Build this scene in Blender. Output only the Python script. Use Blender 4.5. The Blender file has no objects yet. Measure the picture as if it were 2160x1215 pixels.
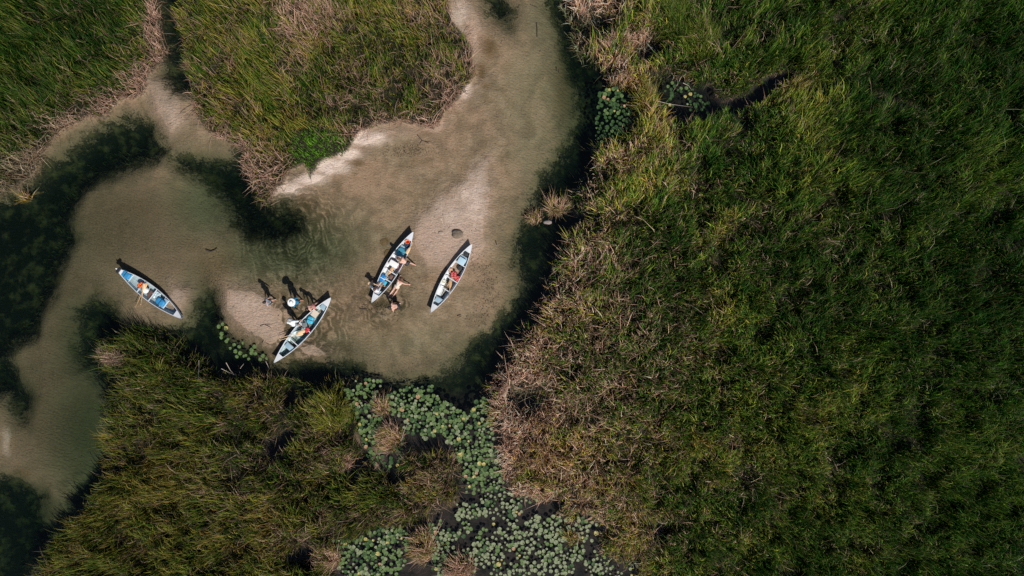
import bpy, bmesh, math, random
import numpy as np
from mathutils import Vector, Matrix, Euler
R = math.radians
random.seed(7); rng = np.random.default_rng(7)
scene = bpy.context.scene
COL = scene.collection

# ------------------------------------------------------------------ camera, sky, sun, exposure
S = 0.03          # metres per photo pixel on the water plane
H = 44.0          # height of the drone
cam_d = bpy.data.cameras.new("camera"); cam = bpy.data.objects.new("camera", cam_d); COL.objects.link(cam)
cam.location = (0, 0, H); cam.rotation_euler = (0, 0, 0)
cam_d.sensor_width = 36; cam_d.lens = 36 * H / (2160 * S); cam_d.clip_start = 0.5; cam_d.clip_end = 2000
scene.camera = cam
SUN_EL = R(47)
SHD = Vector((-0.56, 0.83, 0)).normalized()          # direction shadows fall in
w = bpy.data.worlds.new("World"); scene.world = w; w.use_nodes = True
nt = w.node_tree; bg = nt.nodes['Background']; sky = nt.nodes.new('ShaderNodeTexSky')
sky.sky_type = 'NISHITA'; sky.sun_disc = False; sky.sun_elevation = SUN_EL
sun_az = math.atan2(-SHD.x, -SHD.y)                  # azimuth of the sun, clockwise from +y
sky.sun_rotation = sun_az
nt.links.new(sky.outputs[0], bg.inputs[0]); bg.inputs[1].default_value = 0.066
sl = bpy.data.lights.new("sun", 'SUN'); sl.energy = 4.2; sl.angle = R(0.5); sl.color = (1, .94, .86)
so = bpy.data.objects.new("sun", sl); COL.objects.link(so)
sdir = Vector((-SHD.x * math.cos(SUN_EL), -SHD.y * math.cos(SUN_EL), math.sin(SUN_EL)))
so.rotation_euler = sdir.to_track_quat('Z', 'Y').to_euler(); so.location = sdir * 60
scene.view_settings.view_transform = 'Standard'; scene.view_settings.look = 'None'
scene.view_settings.exposure = 0.14; scene.view_settings.gamma = 1
scene.cycles.max_bounces = 5; scene.cycles.diffuse_bounces = 2; scene.cycles.glossy_bounces = 2
scene.cycles.transparent_max_bounces = 8; scene.cycles.volume_bounces = 0
scene.cycles.use_denoising = False
scene.cycles.caustics_reflective = False; scene.cycles.caustics_refractive = False

def W(px, py, z=0.0):
    k = (H - z) / H
    return Vector(((px - 1080) * S * k, (607.5 - py) * S * k, z))

# ------------------------------------------------------------------ helpers
def tag(o, label=None, cat=None, group=None, kind=None):
    if label: o['label'] = label
    if cat: o['category'] = cat
    if group: o['group'] = group
    if kind: o['kind'] = kind
    return o
def mesh_obj(name, me, mats, parent=None, smooth=False):
    o = bpy.data.objects.new(name, me); COL.objects.link(o)
    for m in (mats if isinstance(mats, (list, tuple)) else [mats]): me.materials.append(m)
    if smooth: me.polygons.foreach_set('use_smooth', np.ones(len(me.polygons), bool))
    if parent: o.parent = parent
    return o
def bobj(name, bm, mats, parent=None, smooth=False):
    me = bpy.data.meshes.new(name); bm.to_mesh(me); bm.free()
    return mesh_obj(name, me, mats, parent, smooth)
def empty(name, loc, rz=0, label=None, cat=None, group=None):
    o = bpy.data.objects.new(name, None); COL.objects.link(o); o.location = loc; o.rotation_euler = (0, 0, rz)
    o.empty_display_size = .1
    return tag(o, label, cat, group)
def np_mesh(name, V, F3=None, F4=None, col=None):
    me = bpy.data.meshes.new(name)
    n3 = 0 if F3 is None else len(F3); n4 = 0 if F4 is None else len(F4)
    me.vertices.add(len(V)); me.vertices.foreach_set('co', np.asarray(V, np.float32).ravel())
    me.loops.add(n3 * 3 + n4 * 4); me.polygons.add(n3 + n4)
    li = []; ls = []
    if n4: li.append(np.asarray(F4, np.int32).ravel()); ls.append(np.arange(n4) * 4)
    if n3: li.append(np.asarray(F3, np.int32).ravel()); ls.append(n4 * 4 + np.arange(n3) * 3)
    me.loops.foreach_set('vertex_index', np.concatenate(li)); me.polygons.foreach_set('loop_start', np.concatenate(ls).astype(np.int32))
    me.update(calc_edges=True)
    if col is not None:
        a = me.color_attributes.new('tint', 'FLOAT_COLOR', 'POINT')
        a.data.foreach_set('color', np.hstack([col, np.ones((len(col), 1))]).astype(np.float32).ravel())
    return me

# ------------------------------------------------------------------ noise and masks (numpy, photo-pixel coordinates of the ground plan)
_ng = {}
def vnoise(x, y, scale, seed=0):
    if seed not in _ng: _ng[seed] = np.random.default_rng(1000 + seed).random((256, 256))
    g = _ng[seed]; u = np.asarray(x) / scale + 1000.; v = np.asarray(y) / scale + 1000.
    i = np.floor(u).astype(int); j = np.floor(v).astype(int); fu = u - i; fv = v - j
    fu = fu * fu * (3 - 2 * fu); fv = fv * fv * (3 - 2 * fv)
    i0, i1, j0, j1 = i % 256, (i + 1) % 256, j % 256, (j + 1) % 256
    return (g[i0, j0] * (1 - fu) + g[i1, j0] * fu) * (1 - fv) + (g[i0, j1] * (1 - fu) + g[i1, j1] * fu) * fv
def fbm(x, y, scale, seed=0, oct=4):
    t = 0; a = 1; s = 0
    for k in range(oct): t = t + a * vnoise(x, y, scale / 2 ** k, seed + k); s += a; a *= .55
    return t / s
def sdf(poly, X, Y):
    """signed distance (photo px) to a polygon, positive inside"""
    P = np.array(poly, float); d = np.full(X.shape, 1e9); inside = np.zeros(X.shape, bool)
    for a, b in zip(P, np.roll(P, -1, 0)):
        e = b - a; L = e @ e + 1e-9
        t = np.clip(((X - a[0]) * e[0] + (Y - a[1]) * e[1]) / L, 0, 1)
        d = np.minimum(d, np.hypot(X - a[0] - t * e[0], Y - a[1] - t * e[1]))
        c = (a[1] > Y) != (b[1] > Y)
        with np.errstate(divide='ignore', invalid='ignore'):
            xi = (b[0] - a[0]) * (Y - a[1]) / (b[1] - a[1] + 1e-12) + a[0]
        inside ^= c & (X < xi)
    return np.where(inside, d, -d)

E0, E1, N0, N1 = -400, 2560, -400, 1615      # mapped ground, px
BANK = {
 'A': [(E0,N0),(330,N0),(332,0),(344,60),(350,100),(358,128),(338,142),(318,162),(306,200),(285,214),(262,208),(240,232),(216,258),(200,248),(170,264),(132,282),(108,308),(96,330),(74,372),(40,398),(0,414),(-60,440),(E0,560)],
 'B': [(372,N0),(372,0),(377,60),(392,130),(404,200),(414,250),(440,284),(466,298),(505,314),(519,360),(533,398),(550,425),(572,440),(576,412),(600,392),(612,365),(640,352),(656,380),(680,345),(735,322),(745,302),(762,284),(800,268),(852,262),(880,270),(912,278),(930,264),(940,240),(960,226),(990,184),(1006,166),(1000,130),(992,90),(962,50),(945,0),(930,N0)],
 'C': [(1170,N0),(1184,0),(1198,38),(1214,60),(1208,92),(1235,128),(1262,142),(1285,158),(1275,185),(1330,198),(1345,230),(1322,268),(1292,300),(1262,308),(1242,322),(1236,360),(1226,388),(1206,408),(1216,440),(1236,470),(1205,486),(1190,500),(1180,530),(1166,550),(1158,590),(1150,620),(1140,642),(1122,670),(1102,690),(1090,720),(1062,760),(1046,790),(1030,812),(1020,836),(1035,880),(1050,930),(1060,972),(1062,1000),(1078,1040),(1110,1046),(1135,1050),(1165,1062),(1172,1082),(1210,1098),(1240,1080),(1262,1096),(1285,1112),(1262,1134),(1272,1170),(1310,1184),(1350,1192),(1350,N1),(E1,N1),(E1,N0)],
 'D': [(190,748),(214,735),(244,706),(290,690),(340,690),(376,702),(392,735),(422,764),(470,792),(520,786),(570,792),(606,798),(640,806),(690,808),(748,796),(762,808),(722,830),(734,858),(758,900),(748,930),(776,960),(800,1000),(836,985),(856,950),(890,962),(930,950),(960,962),(976,1000),(972,1048),(936,1084),(890,1094),(850,1112),(800,1112),(760,1128),(722,1134),(698,1142),(705,1180),(720,N1),(60,N1),(92,1170),(110,1132),(150,1110),(172,1080),(200,1032),(226,1000),(236,960),(226,930),(226,880),(220,840),(240,800),(228,782),(200,766)],
}
HOLES = [
 [(1386,184),(1428,160),(1466,180),(1498,182),(1528,222),(1512,262),(1462,256),(1412,240),(1384,214)],
 [(1520,216),(1575,198),(1622,166),(1668,152),(1680,160),(1640,186),(1590,226),(1530,244)],
 [(1560,255),(1582,245),(1570,290),(1556,292)],
 [(1218,452),(1250,455),(1244,480),(1216,476)],
 [(1240,45),(1268,50),(1262,85),(1240,92)],
 [(1345,105),(1390,98),(1392,112),(1350,126)],
 [(1386,1108),(1405,1100),(1412,1130),(1392,1140)],
 [(1165,1052),(1190,1050),(1196,1070),(1172,1076)],
 [(1085,830),(1140,850),(1130,862),(1100,858)],
 [(640,828),(665,820),(655,850),(635,852)],
 [(560,930),(620,905),(640,915),(600,950),(570,958)],
 [(610,1160),(650,1150),(690,1160),(660,1200),(610,1200)],
 [(820,960),(860,990),(850,1030),(820,1010)],
 [(738,960),(775,960),(768,1010),(745,1040),(736,1000)],
 [(590,820),(628,812),(640,850),(606,860),(596,840)],
 [(1690,190),(1730,185),(1735,205),(1700,208)],
 [(1850,212),(1890,206),(1930,235),(1880,238)],
]
WEED_SHADE = [  # dark weed patches, some also painting the reeds' shade onto the bed
 [(E0,560),(0,415),(42,402),(80,372),(92,345),(122,328),(182,282),(240,258),(290,248),(318,262),(324,290),(346,312),(318,332),(260,346),(200,370),(166,402),(140,432),(130,470),(146,502),(114,562),(100,622),(76,652),(58,704),(18,722),(0,760),(E0,900)],
 [(358,330),(400,331),(440,340),(472,345),(496,318),(516,360),(532,400),(556,428),(580,446),(600,438),(632,462),(628,486),(565,500),(516,492),(490,462),(468,422),(438,388),(400,358),(370,346)],  # weed, stretched to the bank to paint the shade its reeds cast
 [(150,652),(196,628),(236,652),(262,690),(340,702),(400,690),(422,640),(440,622),(456,690),(502,732),(560,770),(560,806),(400,830),(200,830),(150,742)],  # weed, with shade of the lower reeds painted in
 [(560,776),(610,768),(650,766),(700,768),(742,772),(782,790),(860,806),(920,800),(972,762),(992,728),(1028,706),(1048,680),(1078,644),(1100,600),(1092,560),(1090,500),(1110,460),(1126,420),(1150,372),(1182,330),(1214,290),(1224,240),(1220,180),(1200,130),(1182,60),(1162,0),(1160,N0),(1300,N0),(1500,400),(1350,900),(1000,880),(900,850),(800,840),(600,830)],  # weed band that also paints the reeds' cast shadow along the banks
 [(1018,-20),(1060,-10),(1078,20),(1072,50),(1046,34)],
 [(E0,1010),(0,1010),(40,1032),(74,1052),(60,1108),(84,1134),(50,1215),(50,N1),(E0,N1)],
 [(E0,740),(0,752),(22,790),(46,842),(40,884),(0,842),(E0,900)],
 [(335,N0),(395,N0),(392,0),(396,60),(408,140),(404,186),(368,190),(346,150),(336,80)],
 [(200,985),(232,950),(240,1000),(180,1080),(120,1110),(140,1060)],
]
DRY = [
 [(1034,322),(1038,400),(1036,470),(1022,540),(960,578),(900,560),(868,520),(872,470),(902,428),(958,392)],
 [(690,340),(748,296),(800,262),(900,276),(930,258),(990,176),(1026,168),(1006,196),(962,240),(920,280),(860,286),(800,300),(750,332),(700,376),(640,402),(580,418),(560,404),(600,380)],
 [(945,-40),(1000,10),(1014,60),(1008,110),(996,124),(980,60)],
 [(470,600),(540,606),(600,660),(600,712),(574,730),(520,706),(470,650)],
 [(610,728),(660,712),(710,740),(700,762),(640,762)],
 [(362,600),(398,606),(396,640),(384,668),(350,640)],
 [(310,170),(345,165),(380,200),(400,260),(360,290),(320,240)],
]
ALG = [ # brown algae and silt bands: x, y, rx, ry, weight
 (1028,98,24,26,.95),(1015,150,12,24,.8),(870,335,120,26,.35),(960,290,100,40,.25),(640,430,40,22,.5),(720,745,60,30,.35),
 (812,508,9,10,1.),(818,534,11,11,.95),(900,588,55,12,.45),(1040,560,60,18,.4),(300,440,120,40,.35),(450,560,60,70,.55),(420,520,90,30,.4),
 (1190,200,34,120,.5),(660,350,12,8,.6),(755,345,20,9,.8),(818,290,14,14,.75),(1020,178,14,12,.9),(960,236,20,8,.6),(900,282,26,7,.7),
 (740,350,40,14,.5),(330,200,14,16,.5),(140,290,26,12,.5),(60,860,40,60,.4),(40,1000,30,16,.7),(340,715,60,20,.5)]
GRN = [(430,430,90,90,.9),(600,530,170,75,1.),(180,560,130,200,.45),(130,880,110,230,.6),(1110,250,60,260,.55),(860,730,260,60,.3),(700,110,0,0,0),(1140,40,50,80,.6)]

step = 4
gx = np.arange(E0, E1 + 1, step); gy = np.arange(N0, N1 + 1, step)
GX, GY = np.meshgrid(gx, gy, indexing='ij')
wob = (fbm(GX, GY, 60, 3) - .5) * 26
def union(polys, amp=1.0, X=GX, Y=GY):
    d = np.full(X.shape, -1e9)
    for p in polys: d = np.maximum(d, sdf(p, X, Y))
    return d + wob * amp
hole = union(HOLES, .35)
SD = {k: np.minimum(sdf(p, GX, GY) + wob * .35, -hole) for k, p in BANK.items()}
reed = np.maximum.reduce(list(SD.values()))
weed = union(WEED_SHADE, .9); dry = union(DRY, 1.0)
def blobs(L):
    t = np.zeros(GX.shape)
    for (x, y, rx, ry, wt) in L:
        if rx: t = np.maximum(t, wt * np.exp(-(((GX - x) / rx) ** 2 + ((GY - y) / ry) ** 2)))
    return t
alg = blobs(ALG); grn = blobs(GRN)
bed_dark = blobs([(230,470,230,150,.8),(120,640,150,170,.95),(100,850,120,220,1.),(60,1080,120,160,.8),(370,560,110,60,.55),(1200,120,40,200,.7),(430,360,60,40,.5),(420,620,50,80,.6),(150,320,120,40,.45),(1140,60,30,120,.3),(1100,620,40,120,.35),(880,775,200,24,.3)])  # brown bed tone, which at the left also takes in lens falloff
pale = blobs([(700,352,36,16,1.),(660,378,40,14,.8),(610,400,40,16,.7),(775,292,44,16,1.),(735,325,26,12,1.),(980,190,20,24,.6),(965,40,26,50,.5),(500,640,60,40,.2),(1000,420,36,90,.4),(960,470,60,70,.3),(8,930,16,40,.4)])
pond = np.maximum(hole, -1e9)
lilyzone = sdf([(700,800),(800,790),(830,830),(1010,830),(1060,900),(1080,1040),(1200,1060),(1400,1180),(1400,N1),(690,N1),(690,1120),(840,1100),(960,1060),(960,960),(760,940)], GX, GY)
muck = np.maximum(pond + 16, lilyzone)
def sample(G, px, py):
    u = np.clip((np.asarray(px) - E0) / step, 0, len(gx) - 1.001); v = np.clip((np.asarray(py) - N0) / step, 0, len(gy) - 1.001)
    i = u.astype(int); j = v.astype(int); a = u - i; b = v - j
    return (G[i, j] * (1 - a) + G[i + 1, j] * a) * (1 - b) + (G[i, j + 1] * (1 - a) + G[i + 1, j + 1] * a) * b
sm = lambda t: np.clip(t, 0, 1) ** 2 * (3 - 2 * np.clip(t, 0, 1))
# bed height
deep = blobs([(190,480,190,170,.2),(150,760,60,130,.5),(170,930,75,170,.9),(90,1130,90,90,.8),(60,800,80,160,.2),(1215,210,60,200,.6),(430,420,90,90,.4),(600,520,150,60,.28),(410,640,40,90,.35),(880,740,300,50,.12),(1080,640,40,150,.15)])
hz = -0.045 - .12 * (fbm(GX, GY, 160, 11) - .3) - .12 * grn - deep
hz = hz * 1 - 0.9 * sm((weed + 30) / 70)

d01 = sm((dry + 16) / 34); hz = hz * (1 - d01) + (.025 + .05 * (fbm(GX, GY, 40, 21) - .4)) * d01
sandbank = sm((np.maximum(SD['A'], SD['B']) + 4) / 12); hz = hz * (1 - sandbank) + .10 * sandbank
wetbank = sm((np.maximum(SD['C'], SD['D']) - 4) / 22); hz = hz * (1 - wetbank) + .03 * wetbank
hz = np.where(np.maximum(hole, lilyzone) > 0, np.minimum(hz, -.3 - .4 * (hole > 0)), hz)
hz += (fbm(GX, GY, 14, 31, 3) - .5) * .02 * (1 + 2 * d01)
HZ = hz
gz = lambda px, py: float(sample(HZ, px, py))

# ------------------------------------------------------------------ material helpers
def mat(name, color, rough=.6, metal=0, spec=.5, noise=None, bump=0, bscale=20, sheen=0):
    m = bpy.data.materials.new(name); m.use_nodes = True; n = m.node_tree; b = n.nodes['Principled BSDF']
    b.inputs['Roughness'].default_value = rough; b.inputs['Metallic'].default_value = metal
    b.inputs['Specular IOR Level'].default_value = spec
    tc = n.nodes.new('ShaderNodeTexCoord')
    nz = n.nodes.new('ShaderNodeTexNoise'); nz.inputs['Scale'].default_value = bscale; nz.inputs['Detail'].default_value = 5
    n.links.new(tc.outputs['Object'], nz.inputs['Vector'])
    mx = n.nodes.new('ShaderNodeMix'); mx.data_type = 'RGBA'
    v = noise if noise is not None else .12
    mx.inputs[6].default_value = (*[c * (1 - v) for c in color], 1); mx.inputs[7].default_value = (*[min(1, c * (1 + v)) for c in color], 1)
    n.links.new(nz.outputs['Fac'], mx.inputs[0]); n.links.new(mx.outputs[2], b.inputs['Base Color'])
    if bump:
        bp = n.nodes.new('ShaderNodeBump'); bp.inputs['Strength'].default_value = bump; bp.inputs['Distance'].default_value = .02
        n.links.new(nz.outputs['Fac'], bp.inputs['Height']); n.links.new(bp.outputs[0], b.inputs['Normal'])
    return m
class NG:
    """tiny node graph helper"""
    def __init__(s, name):
        s.m = bpy.data.materials.new(name); s.m.use_nodes = True; s.t = s.m.node_tree; s.b = s.t.nodes['Principled BSDF']
    def n(s, typ, **kw):
        x = s.t.nodes.new(typ)
        for k, v in kw.items(): setattr(x, k, v)
        return x
    def l(s, a, b): s.t.links.new(a, b)
    def attr(s, name): return s.n('ShaderNodeAttribute', attribute_name=name).outputs['Fac']
    def noise(s, vec, scale, detail=6, rough=.55, dist=0):
        x = s.n('ShaderNodeTexNoise'); x.inputs['Scale'].default_value = scale; x.inputs['Detail'].default_value = detail
        x.inputs['Roughness'].default_value = rough; x.inputs['Distortion'].default_value = dist; s.l(vec, x.inputs['Vector']); return x.outputs['Fac']
    def math(s, op, a, b=None, c=None):
        x = s.n('ShaderNodeMath', operation=op)
        for i, v in enumerate((a, b, c)):
            if v is None: continue
            if isinstance(v, (int, float)): x.inputs[i].default_value = v
            else: s.l(v, x.inputs[i])
        return x.outputs[0]
    def ramp(s, v, a, b, c=0, d=1):
        x = s.n('ShaderNodeMapRange'); x.interpolation_type = 'SMOOTHSTEP'; s.l(v, x.inputs[0])
        x.inputs[1].default_value = a; x.inputs[2].default_value = b; x.inputs[3].default_value = c; x.inputs[4].default_value = d
        return x.outputs[0]
    def mix(s, f, a, b):
        x = s.n('ShaderNodeMix', data_type='RGBA')
        for i, v in ((0, f), (6, a), (7, b)):
            if isinstance(v, (int, float)): x.inputs[i].default_value = v
            elif isinstance(v, tuple): x.inputs[i].default_value = (*v, 1)
            else: s.l(v, x.inputs[i])
        return x.outputs[2]

# ------------------------------------------------------------------ ground: one sheet to the horizon
g = NG('river_bed'); geo = g.n('ShaderNodeNewGeometry'); pos = geo.outputs['Position']
n_big = g.noise(pos, .25, 5); n_mid = g.noise(pos, 1.4, 6, .6); n_fine = g.noise(pos, 9, 5, .65); n_grain = g.noise(pos, 60, 2)
mp = g.n('ShaderNodeMapping'); mp.inputs['Scale'].default_value = (1.0, 2.6, 1); mp.inputs['Rotation'].default_value = (0, 0, R(-35)); g.l(pos, mp.inputs['Vector'])
n_str = g.noise(mp.outputs[0], 2.2, 6, .6, .6)
sand = g.mix(g.ramp(n_mid, .3, .7), (.245, .166, .098), (.375, .276, .184))
sand = g.mix(g.math('MULTIPLY', g.ramp(n_str, .35, .65), .4), sand, (.175, .150, .105))
sand = g.mix(g.math('MULTIPLY', g.ramp(n_big, .4, .62), .6), sand, (.39, .25, .168))
sand = g.mix(g.math('MULTIPLY', g.ramp(g.attr('grn'), .0, 1.), .75), sand, (.165, .175, .10))
sand = g.mix(g.ramp(g.math('ADD', g.attr('bed_dark'), g.math('MULTIPLY', g.math('SUBTRACT', n_mid, .5), .5)), .0, .95), sand, g.mix(g.ramp(n_fine, .3, .7), (.085, .060, .034), (.135, .10, .06)))
n_1 = g.noise(pos, .42, 6, .6, 1.6)
sand = g.mix(g.math('MULTIPLY', g.ramp(n_1, .42, .62), .5), sand, (.135, .105, .062))
algv = g.math('ADD', g.attr('alg'), g.math('MULTIPLY', g.math('SUBTRACT', n_fine, .5), .9))
sand = g.mix(g.math('MULTIPLY', g.ramp(algv, .15, .95), .85), sand, (.12, .068, .022))
dryv = g.math('ADD', g.attr('dry'), g.math('MULTIPLY', g.math('SUBTRACT', n_mid, .5), .5))
sand = g.mix(g.math('MULTIPLY', g.ramp(dryv, -.8, 1.1), .6), sand, g.mix(g.ramp(n_fine, .3, .7), (.37, .27, .21), (.50, .38, .31)))
sand = g.mix(g.ramp(g.math('ADD', g.attr('pale'), g.math('MULTIPLY', g.math('SUBTRACT', n_mid, .5), .6)), .12, .7), sand, (.60, .48, .40))
# little dark specks of litter
vo = g.n('ShaderNodeTexVoronoi'); vo.inputs['Scale'].default_value = 3.1; vo.inputs['Randomness'].default_value = 1
wv = g.n('ShaderNodeVectorMath', operation='ADD'); g.l(pos, wv.inputs[0])
nv = g.n('ShaderNodeTexNoise'); nv.inputs['Scale'].default_value = 5; g.l(pos, nv.inputs['Vector']); g.l(nv.outputs['Color'], wv.inputs[1]); g.l(wv.outputs[0], vo.inputs['Vector'])
spk = g.math('MULTIPLY', g.ramp(vo.outputs['Distance'], .035, .09, 1, 0), g.ramp(n_big, .45, .62))
sand = g.mix(g.math('MULTIPLY', spk, .75), sand, (.04, .032, .02))
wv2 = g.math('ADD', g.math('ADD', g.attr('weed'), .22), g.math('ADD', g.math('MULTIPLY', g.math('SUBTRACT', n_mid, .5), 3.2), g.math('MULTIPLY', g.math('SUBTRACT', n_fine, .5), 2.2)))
weed_shade_c = g.mix(g.ramp(n_mid, .46, .74), (.004, .007, .003), (.085, .075, .030))  # shared dark tone of the weed and the painted reed shade
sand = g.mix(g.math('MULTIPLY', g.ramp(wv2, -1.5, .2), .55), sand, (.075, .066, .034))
c = g.mix(g.ramp(wv2, -.25, .45), sand, weed_shade_c)
c = g.mix(g.ramp(g.attr('muck'), -.3, .4), c, g.mix(g.ramp(n_mid, .35, .65), (.010, .008, .009), (.046, .030, .029)))
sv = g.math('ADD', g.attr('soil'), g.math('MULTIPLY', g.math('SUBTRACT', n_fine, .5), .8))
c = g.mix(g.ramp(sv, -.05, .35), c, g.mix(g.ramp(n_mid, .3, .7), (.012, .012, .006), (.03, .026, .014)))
far = g.ramp(g.attr('far'), 0, 1)
c = g.mix(far, c, g.mix(g.ramp(n_mid, .3, .7), (.03, .05, .015), (.09, .085, .035)))
g.l(c, g.b.inputs['Base Color']); g.b.inputs['Roughness'].default_value = .8; g.b.inputs['Specular IOR Level'].default_value = .25
# sand ripples and foot marks
wav = g.n('ShaderNodeTexWave'); wav.wave_type = 'BANDS'; wav.bands_direction = 'DIAGONAL'; wav.inputs['Scale'].default_value = 2.3
wav.inputs['Distortion'].default_value = 9; wav.inputs['Detail'].default_value = 3; wav.inputs['Detail Scale'].default_value = 1.1; g.l(pos, wav.inputs['Vector'])
hgt = g.math('ADD', g.math('MULTIPLY', wav.outputs['Fac'], .35), g.math('ADD', g.math('MULTIPLY', n_fine, .4), g.math('MULTIPLY', n_mid, .8)))
foot = g.math('MULTIPLY', g.ramp(g.attr('dry'), -3., 1.2, .25, 1.), g.math('MULTIPLY', g.noise(mp.outputs[0], 1.9, 5, .6, 1.6), 1.9))
hgt = g.math('ADD', g.math('ADD', hgt, foot), g.math('MULTIPLY', n_str, .7))
bp = g.n('ShaderNodeBump'); bp.inputs['Strength'].default_value = .55; bp.inputs['Distance'].default_value = .11; g.l(hgt, bp.inputs['Height']); g.l(bp.outputs[0], g.b.inputs['Normal'])

nxm, nym = len(gx), len(gy)
ext = np.array([120, 400, 1200, 4000, 16000])
ex = np.concatenate([E0 - ext[::-1], gx, E1 + ext]).astype(float); ey = np.concatenate([N0 - ext[::-1], gy, N1 + ext]).astype(float)
EX, EY = np.meshgrid(ex, ey, indexing='ij')
cx_ = np.clip(EX, E0, E1); cy_ = np.clip(EY, N0, N1)
def full(G): return sample(G, cx_, cy_)
V = np.stack([(EX - 1080) * S, (607.5 - EY) * S, full(HZ)], -1).reshape(-1, 3)
nx, ny = len(ex), len(ey)
ii, jj = np.meshgrid(np.arange(nx - 1), np.arange(ny - 1), indexing='ij'); a0 = (ii * ny + jj).ravel()
F4 = np.stack([a0, a0 + 1, a0 + ny + 1, a0 + ny], -1)
me = np_mesh('ground', V, F4=F4)
outd = np.maximum(np.abs(EX - cx_), np.abs(EY - cy_))
for nm, G in (('weed', full(weed) * S), ('dry', full(dry) * S), ('alg', full(alg)), ('grn', full(grn)), ('bed_dark', full(bed_dark)), ('pale', full(pale)), ('soil', full(reed) * S), ('muck', full(muck) * S), ('far', np.clip(outd / 120, 0, 1))):
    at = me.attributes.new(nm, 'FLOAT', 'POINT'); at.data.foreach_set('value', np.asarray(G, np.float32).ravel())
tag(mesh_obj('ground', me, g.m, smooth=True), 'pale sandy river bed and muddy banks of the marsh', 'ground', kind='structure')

# ------------------------------------------------------------------ water: a closed body, flat surface at z = 0
g = NG('river_water'); g.t.nodes.remove(g.b); out = [n for n in g.t.nodes if n.type == 'OUTPUT_MATERIAL'][0]
geo = g.n('ShaderNodeNewGeometry'); pos = geo.outputs['Position']
fine = g.noise(pos, 3.2, 3, .5, .8)
hs = g.math('MULTIPLY', fine, .35)
wn = g.n('ShaderNodeTexNoise'); wn.inputs['Scale'].default_value = 1.1; wn.inputs['Detail'].default_value = 3; g.l(pos, wn.inputs['Vector'])
wsc = g.n('ShaderNodeVectorMath', operation='SCALE'); wsc.inputs['Scale'].default_value = 1.9; g.l(wn.outputs['Color'], wsc.inputs[0])
wpos = g.n('ShaderNodeVectorMath', operation='ADD'); g.l(pos, wpos.inputs[0]); g.l(wsc.outputs[0], wpos.inputs[1])
def rings(cx, cy, freq, reach, amp):
    p = W(cx, cy); sub = g.n('ShaderNodeVectorMath', operation='DISTANCE'); g.l(wpos.outputs[0], sub.inputs[0]); sub.inputs[1].default_value = (p.x + .95, p.y + .95, .95)
    d = sub.outputs['Value']; return g.math('SINE', g.math('MULTIPLY', d, freq)), g.ramp(d, .3, reach, amp, 0)
RS = [rings(620, 508, 8, 5.6, 1.), rings(640, 690, 7, 6.0, .8), rings(800, 640, 8, 3.2, .7), rings(835, 640, 11, 1.5, .8)]
rr = None; caustic = None; brk = g.ramp(g.noise(pos, 1.5, 2), .34, .6)
for s_, z_ in RS:          # bright caustic lines painted into the water tint, darker between them
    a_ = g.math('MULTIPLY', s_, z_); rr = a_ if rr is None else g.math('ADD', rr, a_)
    l_ = g.math('MULTIPLY', g.math('POWER', g.math('SUBTRACT', 1., g.math('ABSOLUTE', s_)), 2.), z_); caustic = l_ if caustic is None else g.math('MAXIMUM', caustic, l_)
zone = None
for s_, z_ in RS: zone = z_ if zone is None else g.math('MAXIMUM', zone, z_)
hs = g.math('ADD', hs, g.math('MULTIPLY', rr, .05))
dim = g.math('MULTIPLY', zone, g.math('SUBTRACT', 1., g.math('MINIMUM', g.math('MULTIPLY', g.math('MULTIPLY', caustic, brk), 5.), 1.)))
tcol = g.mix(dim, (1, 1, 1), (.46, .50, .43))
bp = g.n('ShaderNodeBump'); bp.inputs['Strength'].default_value = .35; bp.inputs['Distance'].default_value = .05; g.l(hs, bp.inputs['Height'])
tr = g.n('ShaderNodeBsdfTransparent'); g.l(tcol, tr.inputs[0]); gl = g.n('ShaderNodeBsdfGlossy'); gl.inputs['Roughness'].default_value = .06
g.l(bp.outputs[0], gl.inputs['Normal']); fr = g.n('ShaderNodeFresnel'); fr.inputs[0].default_value = 1.33; g.l(bp.outputs[0], fr.inputs['Normal'])
mx = g.n('ShaderNodeMixShader'); g.l(fr.outputs[0], mx.inputs[0]); g.l(tr.outputs[0], mx.inputs[1]); g.l(gl.outputs[0], mx.inputs[2]); g.l(mx.outputs[0], out.inputs['Surface'])
va = g.n('ShaderNodeVolumeAbsorption'); va.inputs['Color'].default_value = (.38, .60, .44, 1); va.inputs['Density'].default_value = .95
g.l(va.outputs[0], out.inputs['Volume'])
bm = bmesh.new(); bmesh.ops.create_cube(bm, size=1); bmesh.ops.scale(bm, vec=(1000, 1000, 2.5), verts=bm.verts); bmesh.ops.translate(bm, vec=(0, 0, -1.25), verts=bm.verts)
tag(bobj('water', bm, g.m), 'clear shallow river water over the sand', 'water', kind='structure')

# ------------------------------------------------------------------ reeds
def blade_mat(name, trans=.3, rough=.55):
    g = NG(name); at = g.n('ShaderNodeAttribute', attribute_name='tint')
    g.l(at.outputs['Color'], g.b.inputs['Base Color']); g.b.inputs['Roughness'].default_value = rough; g.b.inputs['Specular IOR Level'].default_value = .12
    t = g.n('ShaderNodeBsdfTranslucent'); g.l(at.outputs['Color'], t.inputs[0]); m = g.n('ShaderNodeMixShader'); m.inputs[0].default_value = trans
    out = [n for n in g.t.nodes if n.type == 'OUTPUT_MATERIAL'][0]
    g.l(g.b.outputs[0], m.inputs[1]); g.l(t.outputs[0], m.inputs[2]); g.l(m.outputs[0], out.inputs[0]); return g.m
M_REED = blade_mat('reed_leaf'); M_STRAW = blade_mat('dry_reed', .2, .6); M_WEED = blade_mat('waterweed_leaf', .1, .6)

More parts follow.
